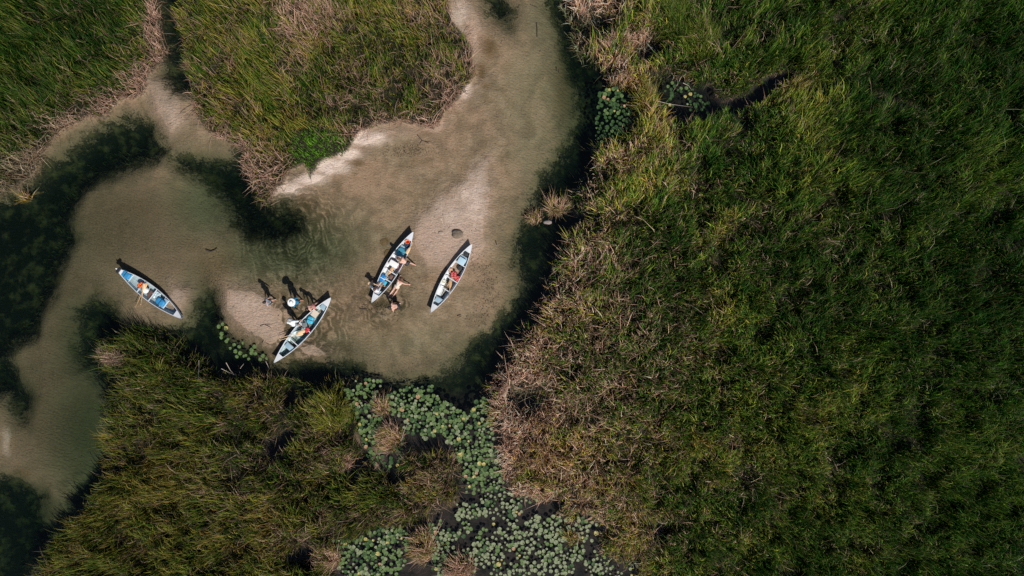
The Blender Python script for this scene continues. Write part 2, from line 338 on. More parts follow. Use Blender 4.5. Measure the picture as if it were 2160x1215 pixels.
def blades(name, bx, by, bz, hgt, lean, droop, width, col, m, ex=1.7):
    """tapering arched leaves, one mesh. lean: horizontal travel vector (n,2); droop: fraction the tip falls"""
    n = len(bx); t = np.array([0, .45, .78, 1.])
    L = np.zeros((n, 4, 3))
    for k, u in enumerate(t):
        L[:, k, 0] = bx + lean[:, 0] * u ** ex; L[:, k, 1] = by + lean[:, 1] * u ** ex
        L[:, k, 2] = bz + hgt * (u - droop * u ** 4)
    L[:, 3, :2] += rng.normal(0, .07, (n, 2))
    ang = np.arctan2(lean[:, 1], lean[:, 0]) + np.pi / 2 + rng.normal(0, .5, n)
    side = np.stack([np.cos(ang), np.sin(ang), rng.normal(0, .25, n)], -1)
    wf = np.array([.8, 1, .7]); Vv = np.zeros((n, 7, 3))
    for k in range(3):
        Vv[:, 2 * k] = L[:, k] - side * (width * wf[k] / 2)[:, None]; Vv[:, 2 * k + 1] = L[:, k] + side * (width * wf[k] / 2)[:, None]
    Vv[:, 6] = L[:, 3]
    o = (np.arange(n) * 7)[:, None]
    F4 = np.concatenate([o + np.array([0, 1, 3, 2]), o + np.array([2, 3, 5, 4])]); F3 = o + np.array([4, 5, 6])
    cc = np.repeat(col, 7, 0).reshape(n, 7, 3); yel = (rng.random(n) < .3)[:, None]
    cc[:, 6] = np.where(yel, col * .5 + np.array([.17, .115, .04]), col); cc[:, 4:6] = np.where(yel, col * .8 + np.array([.06, .04, .012]), col)[:, None]; cc = cc.reshape(-1, 3)
    me = np_mesh(name, Vv.reshape(-1, 3), F3, F4, cc)
    return mesh_obj(name, me, m)

PAL = np.array([(.016, .050, .007), (.062, .130, .014), (.25, .25, .035), (.36, .21, .06), (.66, .46, .34), (.40, .22, .165)])
STRAWP = [(645,40,70,60,.9),(705,20,30,40,.7),(640,130,40,50,.4),(760,190,90,60,.25),(900,40,60,40,.4),(925,180,40,60,.6),(560,365,48,44,.8),(520,330,30,40,.6),(590,345,30,24,.6),
 (880,265,90,16,1.),(950,200,24,50,.8),(985,140,16,40,.5),(760,280,50,14,.9),(700,310,40,10,.4),(420,250,24,40,.4),(465,290,26,14,.7),(330,60,16,80,.8),(345,120,16,30,.9),
 (300,170,30,40,.8),(240,225,40,26,.9),(140,265,60,26,.9),(60,350,60,40,.9),(0,400,40,30,.9),(20,320,60,40,.4),
 (1240,15,60,34,1.),(1300,20,40,30,.6),(1350,88,34,20,1.),(1225,90,20,40,.6),(1300,150,40,36,.7),(1280,100,24,20,.5),(1420,165,30,14,.7),(1440,220,1,1,0),(1280,300,50,30,.35),
 (1330,330,90,40,.35),(1240,390,26,60,.5),(1210,470,20,40,.5),(1240,540,70,60,.4),(1190,620,50,60,.45),(1110,740,50,40,.5),(1080,800,50,40,.7),(1080,870,50,80,.75),(1070,960,24,60,.7),
 (1110,1030,40,14,1.),(1240,850,150,120,.28),(1350,760,160,100,.25),(1240,1010,90,50,.4),(1280,1060,60,30,.5),(1350,1130,60,50,.35),
 (250,755,36,16,.9),(220,740,26,12,.6),(290,880,60,80,.22),(520,1000,160,90,.28),(640,900,60,40,.3),(700,960,40,30,.5),(930,1000,60,40,.75),(920,1070,50,20,.8),(820,1080,100,20,.5),
 (870,1010,60,60,.4),(740,800,30,12,.8),(560,830,60,60,.25),(700,1090,60,24,.4),(620,1130,60,30,.45),(1600,560,40,30,.3),(1760,530,30,30,.3),(1530,930,40,30,.3),(1650,170,50,14,.6),(1570,1010,30,20,.5),(1640,1040,30,20,.4),(1760,980,20,20,.4)]
PURE = [(676,322,64,50),(652,350,34,44)]   # fresh bright grass tongue
def bank(key, label, dens, hmean):
    P = np.array(BANK[key]); m = 170
    x0, x1 = max(P[:, 0].min() - 10, -m), min(P[:, 0].max() + 10, 2160 + m); y0, y1 = max(P[:, 1].min() - 10, -m), min(P[:, 1].max() + 10, 1215 + m)
    n = int((x1 - x0) * (y1 - y0) * S * S * dens)
    px = rng.uniform(x0, x1, n); py = rng.uniform(y0, y1, n)
    # stalks grow in clumps
    cl = rng.integers(0, n // 14, n); cxp = rng.uniform(x0, x1, n // 14 + 1); cyp = rng.uniform(y0, y1, n // 14 + 1)
    tight = rng.random(n) < .72
    px = np.where(tight, cxp[cl] + rng.normal(0, 4.2, n), px); py = np.where(tight, cyp[cl] + rng.normal(0, 4.2, n), py)
    cang = rng.uniform(0, 2 * np.pi, n // 14 + 1)[cl]; chue = rng.normal(0, 1, n // 14 + 1)[cl]; chgt = rng.normal(0, 1, n // 14 + 1)[cl]
    d = sample(SD[key], px, py); keep = d > (vnoise(px, py, 7, 5) - .35) * 9
    gap = fbm(px, py, 46, 61, 3); keep &= ~((gap < {'A': .34, 'B': .36, 'C': .37, 'D': .40}[key]) & (rng.random(n) < .35))
    keep &= (px > x0) & (px < x1) & (py > y0) & (py < y1)
    px, py, d, cang, chue, chgt, tight, gap = [q[keep] for q in (px, py, d, cang, chue, chgt, tight, gap)]
    n = len(px); dm = np.clip(d * S, 0, None)
    dist = np.zeros(n); 
    st = np.zeros(n)
    for (x, y, rx, ry, wt) in STRAWP: st = np.maximum(st, wt * np.exp(-(((px - x) / rx) ** 2 + ((py - y) / ry) ** 2)))
    fresh = np.zeros(n)
    for (x, y, rx, ry) in PURE: fresh = np.maximum(fresh, np.exp(-(((px - x) / rx) ** 2 + ((py - y) / ry) ** 2) ** 2))
    big = fbm(px, py, 190, 71, 4); mid = fbm(px, py, 36, 81, 3)
    edge = np.exp(-dm / .5)
    if key == 'A': base = .0 + .10 * (big > .55) + edge * .75; warm = .24
    elif key == 'B': base = .09 + edge * .45; warm = .33
    elif key == 'D': base = .12 + edge * .2; warm = .34
    else: base = .05 + .38 * np.clip((1560 - px) / 400, 0, 1) + edge * .2; warm = .15 + .24 * np.clip((1700 - px) / 500, 0, 1)
    pst = np.clip(base + st * .85 + (mid - .5) * .55 + (chue > 1.2) * .45, 0, .96) * (1 - fresh)
    u = rng.random(n); straw = u < pst
    gsel = np.clip(warm + (big - .5) * 1.1 + (mid - .5) * .6 + chue * .10 + rng.normal(0, .24, n), 0, .999)
    gi = gsel * 3.2; i0 = np.clip(gi.astype(int), 0, 2); f = np.clip(gi - i0, 0, 1)[:, None]
    col = PAL[i0] * (1 - f) + PAL[i0 + 1] * f
    col = np.where(fresh[:, None] > .4, np.array([.10, .23, .02]) * (1 + .3 * rng.normal(0, 1, n))[:, None], col)
    k = np.clip(rng.normal(.5, .3, n), 0, 1)[:, None]
    scol = PAL[4] * k + PAL[5] * (1 - k); scol = scol * (.62 + .5 * st[:, None])
    col = np.where(straw[:, None], scol, col) * np.exp(rng.normal(0, .24 if key in 'AB' else .38, n)).clip(.35, 2.0)[:, None]
    if key == 'C': hmean_ = 1
    if key == 'C':   # greener far from the river, plus rightward lens falloff put into leaf colour
        q = np.clip((px - 1350) / 750, 0, 1)[:, None]; col = col * 1.7 * (1 - q * np.array([.72, .50, .62]))
    if key == 'A': q = np.clip((260 - px) / 260, 0, 1)[:, None]; col = col * (1 - q * np.array([.45, .30, .4]))  # leaf colour darkened toward the left edge to carry lens falloff
    if key == 'D': col = col * (1 - np.array([.42, .34, .36]) * (.45 + .55 * np.clip((640 - px) / 420, 0, 1)[:, None]))
    hg = hmean * (.45 + .42 * fbm(px, py, 70, 91, 3) + (.32 if key == 'C' else .42) * fbm(px, py, 22, 191, 2) + (.08 if key == 'C' else .03)) * (1 + .18 * chgt) * rng.uniform(.5, 1.12, n)
    hg = hg * (1 - .5 * np.clip((.44 - gap) / .08, 0, 1))
    rise = {'A': .8, 'B': .7, 'C': .05, 'D': .1}[key]
    hg *= 1 - rise * np.exp(-dm / (.9 if rise > .5 else .4)) * .8
    hg = np.where(fresh > .3, hg * .5, hg)
    hg = np.where(straw, hg * rng.uniform(.4, 1., n), hg)
    wind = np.array([-.16, .28]) * (.45 if key == 'C' else .8) * (.6 + .8 * vnoise(px, py, 120, 95))[:, None]
    swirl = fbm(px, py, 80, 97, 2) * 4 * np.pi
    wind = wind + .18 * np.stack([np.cos(swirl), np.sin(swirl)], -1)
    out = np.stack([np.cos(cang), np.sin(cang)], -1) * (.16 * tight)[:, None] + rng.normal(0, .17, (n, 2))
    # stems at the margin lean out over the water
    e = 3.; gxn = sample(SD[key], px + e, py) - sample(SD[key], px - e, py); gyn = sample(SD[key], px, py + e) - sample(SD[key], px, py - e)
    gn = np.hypot(gxn, gyn) + 1e-6
    ow = np.stack([-gxn / gn, gyn / gn], -1) * (np.exp(-dm / .5) * (.26 if key in 'CD' else .3))[:, None]
    lean = (wind * .8 + out * .8 + ow) * hg[:, None] * .72
    flat = straw & (rng.random(n) < (.35 if key in 'AB' else .12))
    hg2 = np.where(flat, rng.uniform(.15, .5, n) + .5 * np.clip(dm, 0, 1.2), hg)
    lean = np.where(flat[:, None], lean * 1.2 + rng.normal(0, .45, (n, 2)), lean)
    droop = np.clip(rng.normal(.30, .2, n), 0, .8)
    wd = rng.uniform(.021, .042, n) * (1 - .15 * straw)
    X = (px - 1080) * S; Y = (607.5 - py) * S; Z = sample(HZ, px, py) - .03
    Z = np.where(flat, Z + rng.uniform(0, .45, n) * hg, Z)
    o = blades('reed_bed', X, Y, Z, hg2, lean, droop, wd, np.clip(col, 0, 1), M_REED, ex=2.5)
    tag(o, label, 'reeds', kind='stuff'); return o
bank('A', 'dense green reeds with a bleached straw fringe in the top left corner', 205, 1.8)
bank('B', 'green and straw reeds on the tongue of land between creek and sandbar', 205, 1.6)
bank('C', 'wide olive reed marsh covering the whole right side of the river', 225, 1.95)
bank('D', 'dark olive reeds below the leftmost canoe and left of the lily pads', 205, 1.95)

def tuft(px, py, r, hgt, n, straw, label, name='reed_tussock', cat='reed tussock', flat=.2, ry=None, group=None, greens=(1, 3)):
    ry = ry or r; rng = np.random.default_rng(int(px * 7 + py)); a = rng.uniform(0, 2 * np.pi, n); q = np.sqrt(rng.random(n)) * r; q2 = q * ry / r
    bx = q * np.cos(a) * S; by = q2 * np.sin(a) * S
    ns = 7; sc_ = rng.integers(0, ns, n); sx = rng.uniform(-r * .7, r * .7, ns); sy = rng.uniform(-ry * .7, ry * .7, ns); sl_ = rng.uniform(-.5, .5, (ns, 2)); cl_ = rng.random(n) < .6
    bx = np.where(cl_, (sx[sc_] + rng.normal(0, r * .16, n)) * S, bx); by = np.where(cl_, (sy[sc_] + rng.normal(0, ry * .16, n)) * S, by)
    out = np.stack([np.cos(a), np.sin(a)], -1) * (.05 + .16 * (q / r))[:, None]
    hg = hgt * rng.uniform(.55, 1.1, n); lean = (out + sl_[sc_] * cl_[:, None] + rng.normal(0, .15, (n, 2)) + np.array([-.10, .18])) * hg[:, None]
    isS = rng.random(n) < straw
    gi = rng.uniform(greens[0], greens[1], n); i0 = gi.astype(int).clip(0, 2); f = (gi - i0)[:, None]; col = PAL[i0] * (1 - f) + PAL[i0 + 1] * f
    k = rng.random(n)[:, None]; col = np.where(isS[:, None], PAL[4] * k * 1.05 + PAL[5] * (1 - k), col) * np.clip(rng.normal(1, .22, n), .5, 1.6)[:, None]
    fl = rng.random(n) < flat; hg = np.where(fl, hg * .3, hg); lean = np.where(fl[:, None], lean * 1.8, lean)
    o = blades(name, bx, by, np.full(n, 0.), hg, lean, np.clip(rng.normal(.3, .2, n), 0, .8), rng.uniform(.02, .040, n), col, M_REED, ex=2.2)
    p = W(px, py); o.location = (p.x, p.y, max(gz(px, py), -.35) - .02)
    return tag(o, label, cat, group)
tuft(1180, 436, 22, .9, 700, .6, 'collapsed dry reed tussock jutting into the dark channel from the right bank', flat=.45, ry=14)
tuft(1130, 460, 16, .7, 400, .7, 'russet dead reed clump at the tip of the jutting tussock', flat=.5, ry=12)
tuft(808, 862, 13, 1.2, 480, .7, 'small brown tussock standing between two mats of lily pads')
tuft(826, 925, 24, 1.3, 1100, .55, 'round olive and straw tussock below the small brown one among lily pads', ry=27)
tuft(728, 968, 17, 1.2, 420, 1., 'bleached almost white dead tussock beside the dark opening', flat=.3)
tuft(892, 1150, 22, 1.5, 900, .6, 'rust brown reed tussock between the two lower lily mats', ry=34)
tuft(975, 1200, 26, 1.5, 700, .85, 'tall pinkish straw tussock at the bottom edge beside the lilies')
tuft(1205, 1135, 13, 1.0, 300, .25, 'thin green reed clump rising out of the lower lily pond', greens=(1.5, 3))
tuft(700, 1175, 20, 1.5, 600, .7, 'brown straw tussock at the bottom left of the lily mat')
tuft(55, 418, 7, 1.0, 70, .35, 'small lone green reed sprig standing in the dark left channel', greens=(2, 3))
tuft(1360, 214, 20, 1.4, 600, .1, 'grey green reed clump between the lily patch and the small pond', greens=(.8, 2.4))
tuft(345, 800, 24, 1.5, 500, .1, 'bright yellow green reed sprigs on the bank below the leftmost canoe', greens=(1.2, 2.4))
tuft(700, 872, 34, 1.7, 1500, .08, 'bright yellow green reed clump just left of the upper lily mat', greens=(1.1, 2.3))
tuft(1415, 45, 42, 1.7, 1500, .02, 'soft grey green shrub among the reeds at the top edge', name='shrub', cat='shrub', greens=(.3, 1.5))
tuft(1472, 100, 36, 1.6, 1200, .05, 'paler rounded grey green shrub just below the top edge one', name='shrub', cat='shrub', greens=(.7, 1.9))
tuft(238, 752, 18, .8, 420, .95, 'broken pale straw heap at the left tip of the lower reeds', flat=.6, ry=10)

# waterweed that feathers the edges of the dark patches
n = 60000; px = rng.uniform(-150, 1330, n); py = rng.uniform(-100, 1300, n)
wd_ = sample(weed, px, py) + (fbm(px, py, 50, 111, 4) - .5) * 60; rd = sample(reed, px, py)
keep = (wd_ > 4) & (wd_ < 34) & (rng.random(n) < .5) & (rd < -4) & (sample(muck, px, py) < 0); px, py = px[keep], py[keep]; n = len(px)
ang = fbm(px, py, 160, 121, 2) * 7; ln = rng.uniform(.08, .28, n)
lean = np.stack([np.cos(ang), np.sin(ang)], -1) * ln[:, None] + rng.normal(0, .08, (n, 2))
zz = sample(HZ, px, py); hh = np.minimum(rng.uniform(.03, .2, n), np.maximum(-.02 - zz, .01))
col = np.array([.016, .024, .009]) * rng.uniform(.5, 2.2, n)[:, None]
tag(blades('waterweed', (px - 1080) * S, (607.5 - py) * S, zz, hh, lean, np.full(n, .2), rng.uniform(.02, .05, n), col, M_WEED), 'dark trailing waterweed under the water at the channel edges', 'waterweed', kind='stuff')
# scattered leaf litter on the sand
n = 2600; px = rng.uniform(0, 1200, n); py = rng.uniform(0, 1000, n)
t = rng.random(900); px[:900] = 1000 + 70 * np.sin(t * 2.2) - 60 * t + rng.normal(0, 16, 900) ** 1; py[:900] = 540 + 150 * t + rng.normal(0, 14, 900); px[300:900] += 1e5
px[900:1200] = 440 + rng.normal(0, 16, 300); py[900:1200] = 625 + rng.normal(0, 40, 300)
px[1200:1350] = 800 + rng.normal(0, 22, 150); py[1200:1350] = 648 + rng.normal(0, 10, 150)
px[1350:1500] = 860 + rng.normal(0, 30, 150); py[1350:1500] = 318 + rng.normal(0, 6, 150)
keep = (px < 5000) & (sample(reed, px, py) < -6) & (sample(muck, px, py) < 0); px, py = px[keep], py[keep]; n = len(px)
ang = rng.uniform(0, 6.28, n); ln = rng.uniform(.04, .13, n)
tag(blades('leaf_litter', (px - 1080) * S, (607.5 - py) * S, sample(HZ, px, py) + .012, np.full(n, .015), np.stack([np.cos(ang), np.sin(ang)], -1) * ln[:, None], np.full(n, .3), rng.uniform(.015, .035, n),
    np.array([.06, .048, .034]) * rng.uniform(.5, 2, n)[:, None], M_WEED), 'dark bits of leaf and stem scattered over the sand', 'leaf litter', kind='stuff')

# ------------------------------------------------------------------ lily pads
def pad_mesh(r, k):
    bm = bmesh.new(); n = 22; rg = random.Random(k); c = bm.verts.new((0, 0, 0)); rim = []; mid = []
    notch = .16
    for i in range(n + 1):
        a = notch + (2 * math.pi - 2 * notch) * i / n; rr = r * (1 + .05 * math.sin(3 * a + k) + rg.uniform(-.03, .03))
        lift = .012 * math.sin(2 * a + k * 1.3) + (.03 * max(0, math.sin(a + k)) ** 3 if k % 3 == 0 else 0)
        mid.append(bm.verts.new((rr * .6 * math.cos(a), rr * .6 * math.sin(a), .006 + lift * .3))); rim.append(bm.verts.new((rr * math.cos(a), rr * math.sin(a), .010 + lift)))
    for i in range(n):
        bm.faces.new((c, mid[i], mid[i + 1])); bm.faces.new((mid[i], rim[i], rim[i + 1], mid[i + 1]))
    me = bpy.data.meshes.new('lily_pad'); bm.to_mesh(me); bm.free(); return me
M_PAD = [mat('lily_pad_green', (.10, .158, .052), .65, spec=.2, noise=.35, bscale=5), mat('lily_pad_pale', (.20, .235, .13), .65, spec=.2, noise=.3, bscale=5),
         mat('lily_pad_blue', (.035, .078, .024), .65, spec=.2, noise=.3, bscale=5), mat('lily_pad_yellow', (.36, .31, .09), .5, noise=.35, bscale=8), mat('lily_pad_brown', (.34, .20, .10), .6, noise=.4, bscale=8)]
padm = {}
for mi in range(5):
    for k in range(4):
        m_ = pad_mesh([.138, .118, .096, .076][k], k + 1); m_.materials.append(M_PAD[mi]); m_.name = 'lily_pad'; padm[mi, k] = m_
ZONES = [ # polygon, spacing px, fill noise threshold, mix(green, pale, blue), label
 ([(726,812),(772,800),(802,804),(790,836),(800,846),(806,880),(800,905),(788,936),(762,930),(752,880),(736,850)], 8.2, .25, (.55,.15,.3), 'green lily pad in the narrow mat left of the small brown tussock', 1),
 ([(816,842),(862,816),(912,814),(932,850),(962,858),(986,880),(1012,842),(1034,846),(1034,900),(1050,960),(1058,1000),(1064,1034),(985,1040),(978,996),(964,956),(930,915),(885,922),(852,905),(856,880),(822,872)], 7.8, .2, (.6,.17,.23), 'green lily pad in the dense mat between the sandy river and the lower pond', 1),
 ([(972,1050),(1066,1036),(1082,1046),(1136,1052),(1172,1088),(1240,1095),(1262,1104),(1250,1140),(1262,1180),(1180,1215),(1010,1215),(945,1180),(905,1140),(930,1100),(956,1084)], 9.2, .40, (.2,.72,.08), 'pale green lily pad floating on the open lower pond', 1),
 ([(1240,1150),(1275,1175),(1345,1192),(1345,1235),(1180,1235),(1190,1180)], 9, .45, (.2,.75,.05), 'small pale lily pad at the thin right end of the lower pond', .8),
 ([(702,1140),(770,1126),(842,1110),(866,1118),(856,1190),(840,1230),(730,1235),(712,1185)], 8.2, .22, (.55,.2,.25), 'green lily pad in the mat at the bottom left of the rust brown tussock', 1),
 ([(905,1110),(940,1098),(950,1170),(930,1215),(916,1200)], 9, .3, (.5,.3,.2), 'green lily pad beside the rust brown tussock', 1),
 ([(760,905),(800,950),(850,925),(856,945),(836,985),(800,990),(770,955)], 10, .4, (.2,.0,.8), 'shaded blue green lily pad below the round tussock', 1),
 ([(1262,195),(1300,185),(1330,202),(1326,268),(1300,296),(1262,310),(1254,290),(1258,240)], 8.6, .2, (.12,.0,.88), 'dark green lily pad in the patch under the right bank of the channel', .95),
 ([(1398,180),(1440,170),(1470,192),(1500,222),(1494,244),(1440,222),(1400,222)], 9.5, .42, (.25,.05,.7), 'dull green lily pad on the small dark pond in the reeds', .9),
]
pads = []; cell = {}
def try_pad(x, y, sp, sc, zi, mixw):
    key = (int(x // 12), int(y // 12))
    for a in (-1, 0, 1):
        for b in (-1, 0, 1):
            for (x2, y2) in cell.get((key[0] + a, key[1] + b), ()):
                if (x2 - x) ** 2 + (y2 - y) ** 2 < (sp * .62) ** 2: return
    if float(sample(reed, x, y)) > 4: return
    cell.setdefault(key, []).append((x, y)); u = random.random()
    mi = 3 if u < .028 else 4 if u < .04 else random.choices((0, 1, 2), mixw)[0]
    pads.append((x, y, mi, random.choices(range(4), (3, 4, 3, 2))[0], sc * random.uniform(.78, 1.12), zi))
for zi, (poly, sp, th, mixw, lab, sc) in enumerate(ZONES):
    P = np.array(poly); area = (P[:, 0].max() - P[:, 0].min()) * (P[:, 1].max() - P[:, 1].min()); n = int(area / sp ** 2 * 2.6)
    xs = rng.uniform(P[:, 0].min(), P[:, 0].max(), n); ys = rng.uniform(P[:, 1].min(), P[:, 1].max(), n)
    ok = (sdf(poly, xs, ys) > rng.uniform(-5, 3, n)) & (fbm(xs, ys, 24, 131, 3) > th)
    for x, y in zip(xs[ok], ys[ok]): try_pad(x, y, sp, sc, zi, mixw)
LEFT = [(462,689),(470,684),(476,694),(468,704),(467,712),(481,716),(477,692),(494,727),(486,735),(497,741),(505,731),(513,724),(507,745),(500,752),(515,751),(531,738),(539,746),(525,757),(531,745),(549,758),(563,756),(555,751),(478,720),(519,750),(537,731)]
for i, (x, y) in enumerate(LEFT): pads.append((x, y, 3 if i == 6 else 0, i % 3, .95, 9))
LAB = [z[4] for z in ZONES] + ['bright green lily pad beside the bank near the largest lower canoe']
PXY = np.array([(p[0], p[1]) for p in pads]); ZB = {}
for zi in range(10):
    q = np.array([(p[0], p[1]) for p in pads if p[5] == zi]); ZB[zi] = (q.min(0), q.max(0))
def pad_label(i):
    x, y, mi, k, sc, zi = pads[i]; lo, hi = ZB[zi]; u = (x - lo[0]) / (hi[0] - lo[0] + 1); v = (y - lo[1]) / (hi[1] - lo[1] + 1)
    d = np.hypot(PXY[:, 0] - x, PXY[:, 1] - y); d[i] = 99; near = d.min(); m = int((d < 10).sum())
    size = 'large' if k == 0 else 'medium' if k == 1 else 'small'
    hue = ('green', 'pale green', 'deep green', 'yellow', 'brown')[mi]
    st_ = 'alone' if near > 11 else 'crowded' if m >= 3 else 'paired'
    vert = ('upper' if v < .33 else 'lower' if v > .67 else 'middle') + ' ' + ('left' if u < .33 else 'right' if u > .67 else 'centre')
    where = ['the narrow mat left of the brown tussock', 'the dense mat above the lower pond', 'the open lower pond', 'the thin right tail of the pond', 'the bottom left mat', 'the gap beside the rust tussock', 'the shaded pool below the round tussock',
             'the patch under the right bank', 'the small pond in the reeds', 'the strip beside the lowest canoe'][zi]
    return f'{size} {hue} pad, {st_}, {vert} of {where}'
def zpad(i): return .004 + .004 * (i % 7)
order = sorted(range(len(pads)), key=lambda i: (pads[i][5] != 9, -padm[pads[i][2], pads[i][3]].vertices[10].co.length * pads[i][4]))
rest = bmesh.new(); nlab = {3: 'yellowed', 4: 'withered brown'}
for q, i in enumerate(order):
    x, y, mi, k, sc, zi = pads[i]; p = W(x, y); rz = random.uniform(0, 6.28)
    if q < 300:
        o = bpy.data.objects.new('lily_pad', padm[mi, k]); COL.objects.link(o); o.location = (p.x, p.y, zpad(i)); o.rotation_euler = (0, 0, rz); o.scale = (sc, sc, 1)
        tag(o, pad_label(i), 'lily pad', 'lily pads floating on the dark water')
    else:
        tmp = bmesh.new(); tmp.from_mesh(padm[mi, k]); tmp.transform(Matrix.Translation((p.x, p.y, zpad(i))) @ Matrix.Rotation(rz, 4, 'Z') @ Matrix.Diagonal((sc, sc, 1, 1)))
        for f in tmp.faces: f.material_index = mi
        m_ = bpy.data.meshes.new('t'); tmp.to_mesh(m_); tmp.free(); rest.from_mesh(m_); bpy.data.meshes.remove(m_)
tag(bobj('lily_pad_mat', rest, M_PAD, smooth=True), 'mass of smaller lily pads filling the lower pond', 'lily pads', kind='stuff')

# ------------------------------------------------------------------ modelling helpers
def tube(bm, pts, r, n=8, caps=True):
    pts = [Vector(p) for p in pts]; rr = r if isinstance(r, (list, tuple)) else [r] * len(pts); rings_ = []
    up = Vector((0, 0, 1))
    for i, p in enumerate(pts):
        d = (pts[min(i + 1, len(pts) - 1)] - pts[max(i - 1, 0)]).normalized()
        a = d.cross(up) if abs(d.dot(up)) < .95 else d.cross(Vector((1, 0, 0))); a.normalize(); b = d.cross(a)
        rings_.append([bm.verts.new(p + (a * math.cos(t) + b * math.sin(t)) * rr[i]) for t in [2 * math.pi * k / n for k in range(n)]])
    for A, B in zip(rings_, rings_[1:]):
        for k in range(n): bm.faces.new((A[k], A[(k + 1) % n], B[(k + 1) % n], B[k]))
    if caps: bm.faces.new(rings_[0]); bm.faces.new(rings_[-1][::-1])
def rbox(bm, c, d, bev=.01, rot=None, seg=2):
    t = bmesh.new(); bmesh.ops.create_cube(t, size=1); bmesh.ops.scale(t, vec=d, verts=t.verts)
    if bev: bmesh.ops.bevel(t, geom=t.edges[:], offset=min(bev, min(d) * .45), segments=seg, affect='EDGES', profile=.6)
    if rot is not None: bmesh.ops.transform(t, matrix=Euler(rot).to_matrix().to_4x4(), verts=t.verts)
    bmesh.ops.translate(t, vec=c, verts=t.verts); m_ = bpy.data.meshes.new('t'); t.to_mesh(m_); t.free(); bm.from_mesh(m_); bpy.data.meshes.remove(m_)
def blob(bm, c, d, e=.5, amp=.0, seed=0, nu=20, nv=12, rot=0):
    """soft stuffed shape: superellipsoid with wrinkles"""
    rg = np.random.default_rng(seed); ph = rg.uniform(0, 6, 6); cs = lambda v: math.copysign(abs(v) ** e, v)
    rows = []
    for j in range(nv + 1):
        v = -math.pi / 2 + math.pi * j / nv; row = []
        for i in range(nu):
            u = 2 * math.pi * i / nu; k = 1 + amp * (math.sin(3 * u + ph[0] + 2 * v) * .5 + math.sin(7 * u + ph[1]) * math.cos(5 * v + ph[2]) * .5)
            x, y, z = cs(math.cos(v)) * cs(math.cos(u)) * d[0] / 2 * k, cs(math.cos(v)) * cs(math.sin(u)) * d[1] / 2 * k, cs(math.sin(v)) * d[2] / 2 * k
            row.append(bm.verts.new((c[0] + x * math.cos(rot) - y * math.sin(rot), c[1] + x * math.sin(rot) + y * math.cos(rot), c[2] + z)))
        rows.append(row)
    for A, B in zip(rows, rows[1:]):
        for i in range(nu): bm.faces.new((A[i], A[(i + 1) % nu], B[(i + 1) % nu], B[i]))
    bmesh.ops.remove_doubles(bm, verts=bm.verts, dist=1e-5)

M_HULL = mat('canoe_shell', (.62, .65, .68), .55, .08, noise=.07, bscale=3, bump=.05)
M_INNER = mat('canoe_inside', (.47, .59, .64), .5, .2, noise=.12, bscale=6, bump=.08)
M_INNER2 = mat('canoe_inside_pale', (.70, .74, .76), .5, .2, noise=.14, bscale=6, bump=.08)
M_RIM = mat('canoe_rim', (.64, .67, .70), .6, .05, noise=.05)
M_SEAT = mat('canoe_seat', (.36, .52, .62), .4, .25, noise=.1, bscale=8)
M_BLACK = mat('black_webbing', (.012, .014, .018), .6)
M_WOOD = mat('paddle_wood', (.62, .36, .16), .45, noise=.2, bscale=14)
M_WOOD2 = mat('paddle_pale_wood', (.72, .5, .3), .45, noise=.2, bscale=14)
M_BLUE = mat('blue_fabric', (.02, .22, .46), .6, noise=.25, bscale=9, bump=.3)
M_TEAL = mat('teal_fabric', (.04, .24, .34), .7, noise=.3, bscale=9, bump=.4)
M_CYAN = mat('bright_cyan_fabric', (.05, .42, .62), .6, noise=.3, bscale=9, bump=.4)
M_ORANGE = mat('orange_nylon', (.85, .16, .03), .6, noise=.2, bscale=10, bump=.3)
M_RED = mat('red_nylon', (.62, .03, .04), .6, noise=.2, bscale=10, bump=.3)
M_CORAL = mat('coral_nylon', (.74, .10, .09), .6, noise=.2, bscale=10, bump=.3)
M_WHITE = mat('white_plastic', (.8, .8, .78), .35, noise=.05)
M_CREAM = mat('cream_fabric', (.6, .52, .42), .8, noise=.15, bscale=10, bump=.3)
M_BROWN = mat('brown_mat', (.12, .06, .05), .85, noise=.3, bscale=40, bump=.4)
M_DARK = mat('dark_grey_fabric', (.03, .035, .04), .8, noise=.3, bscale=15, bump=.3)
M_TAN = mat('tan_canvas', (.38, .25, .14), .8, noise=.2, bscale=15, bump=.3)
M_ROPE = mat('rope', (.42, .36, .12), .9, noise=.3, bscale=60)
M_STONE = mat('mud_lump', (.16, .125, .09), .9, noise=.35, bscale=6, bump=.8)
M_BARK = mat('bark', (.05, .035, .025), .9, noise=.4, bscale=14, bump=.6)

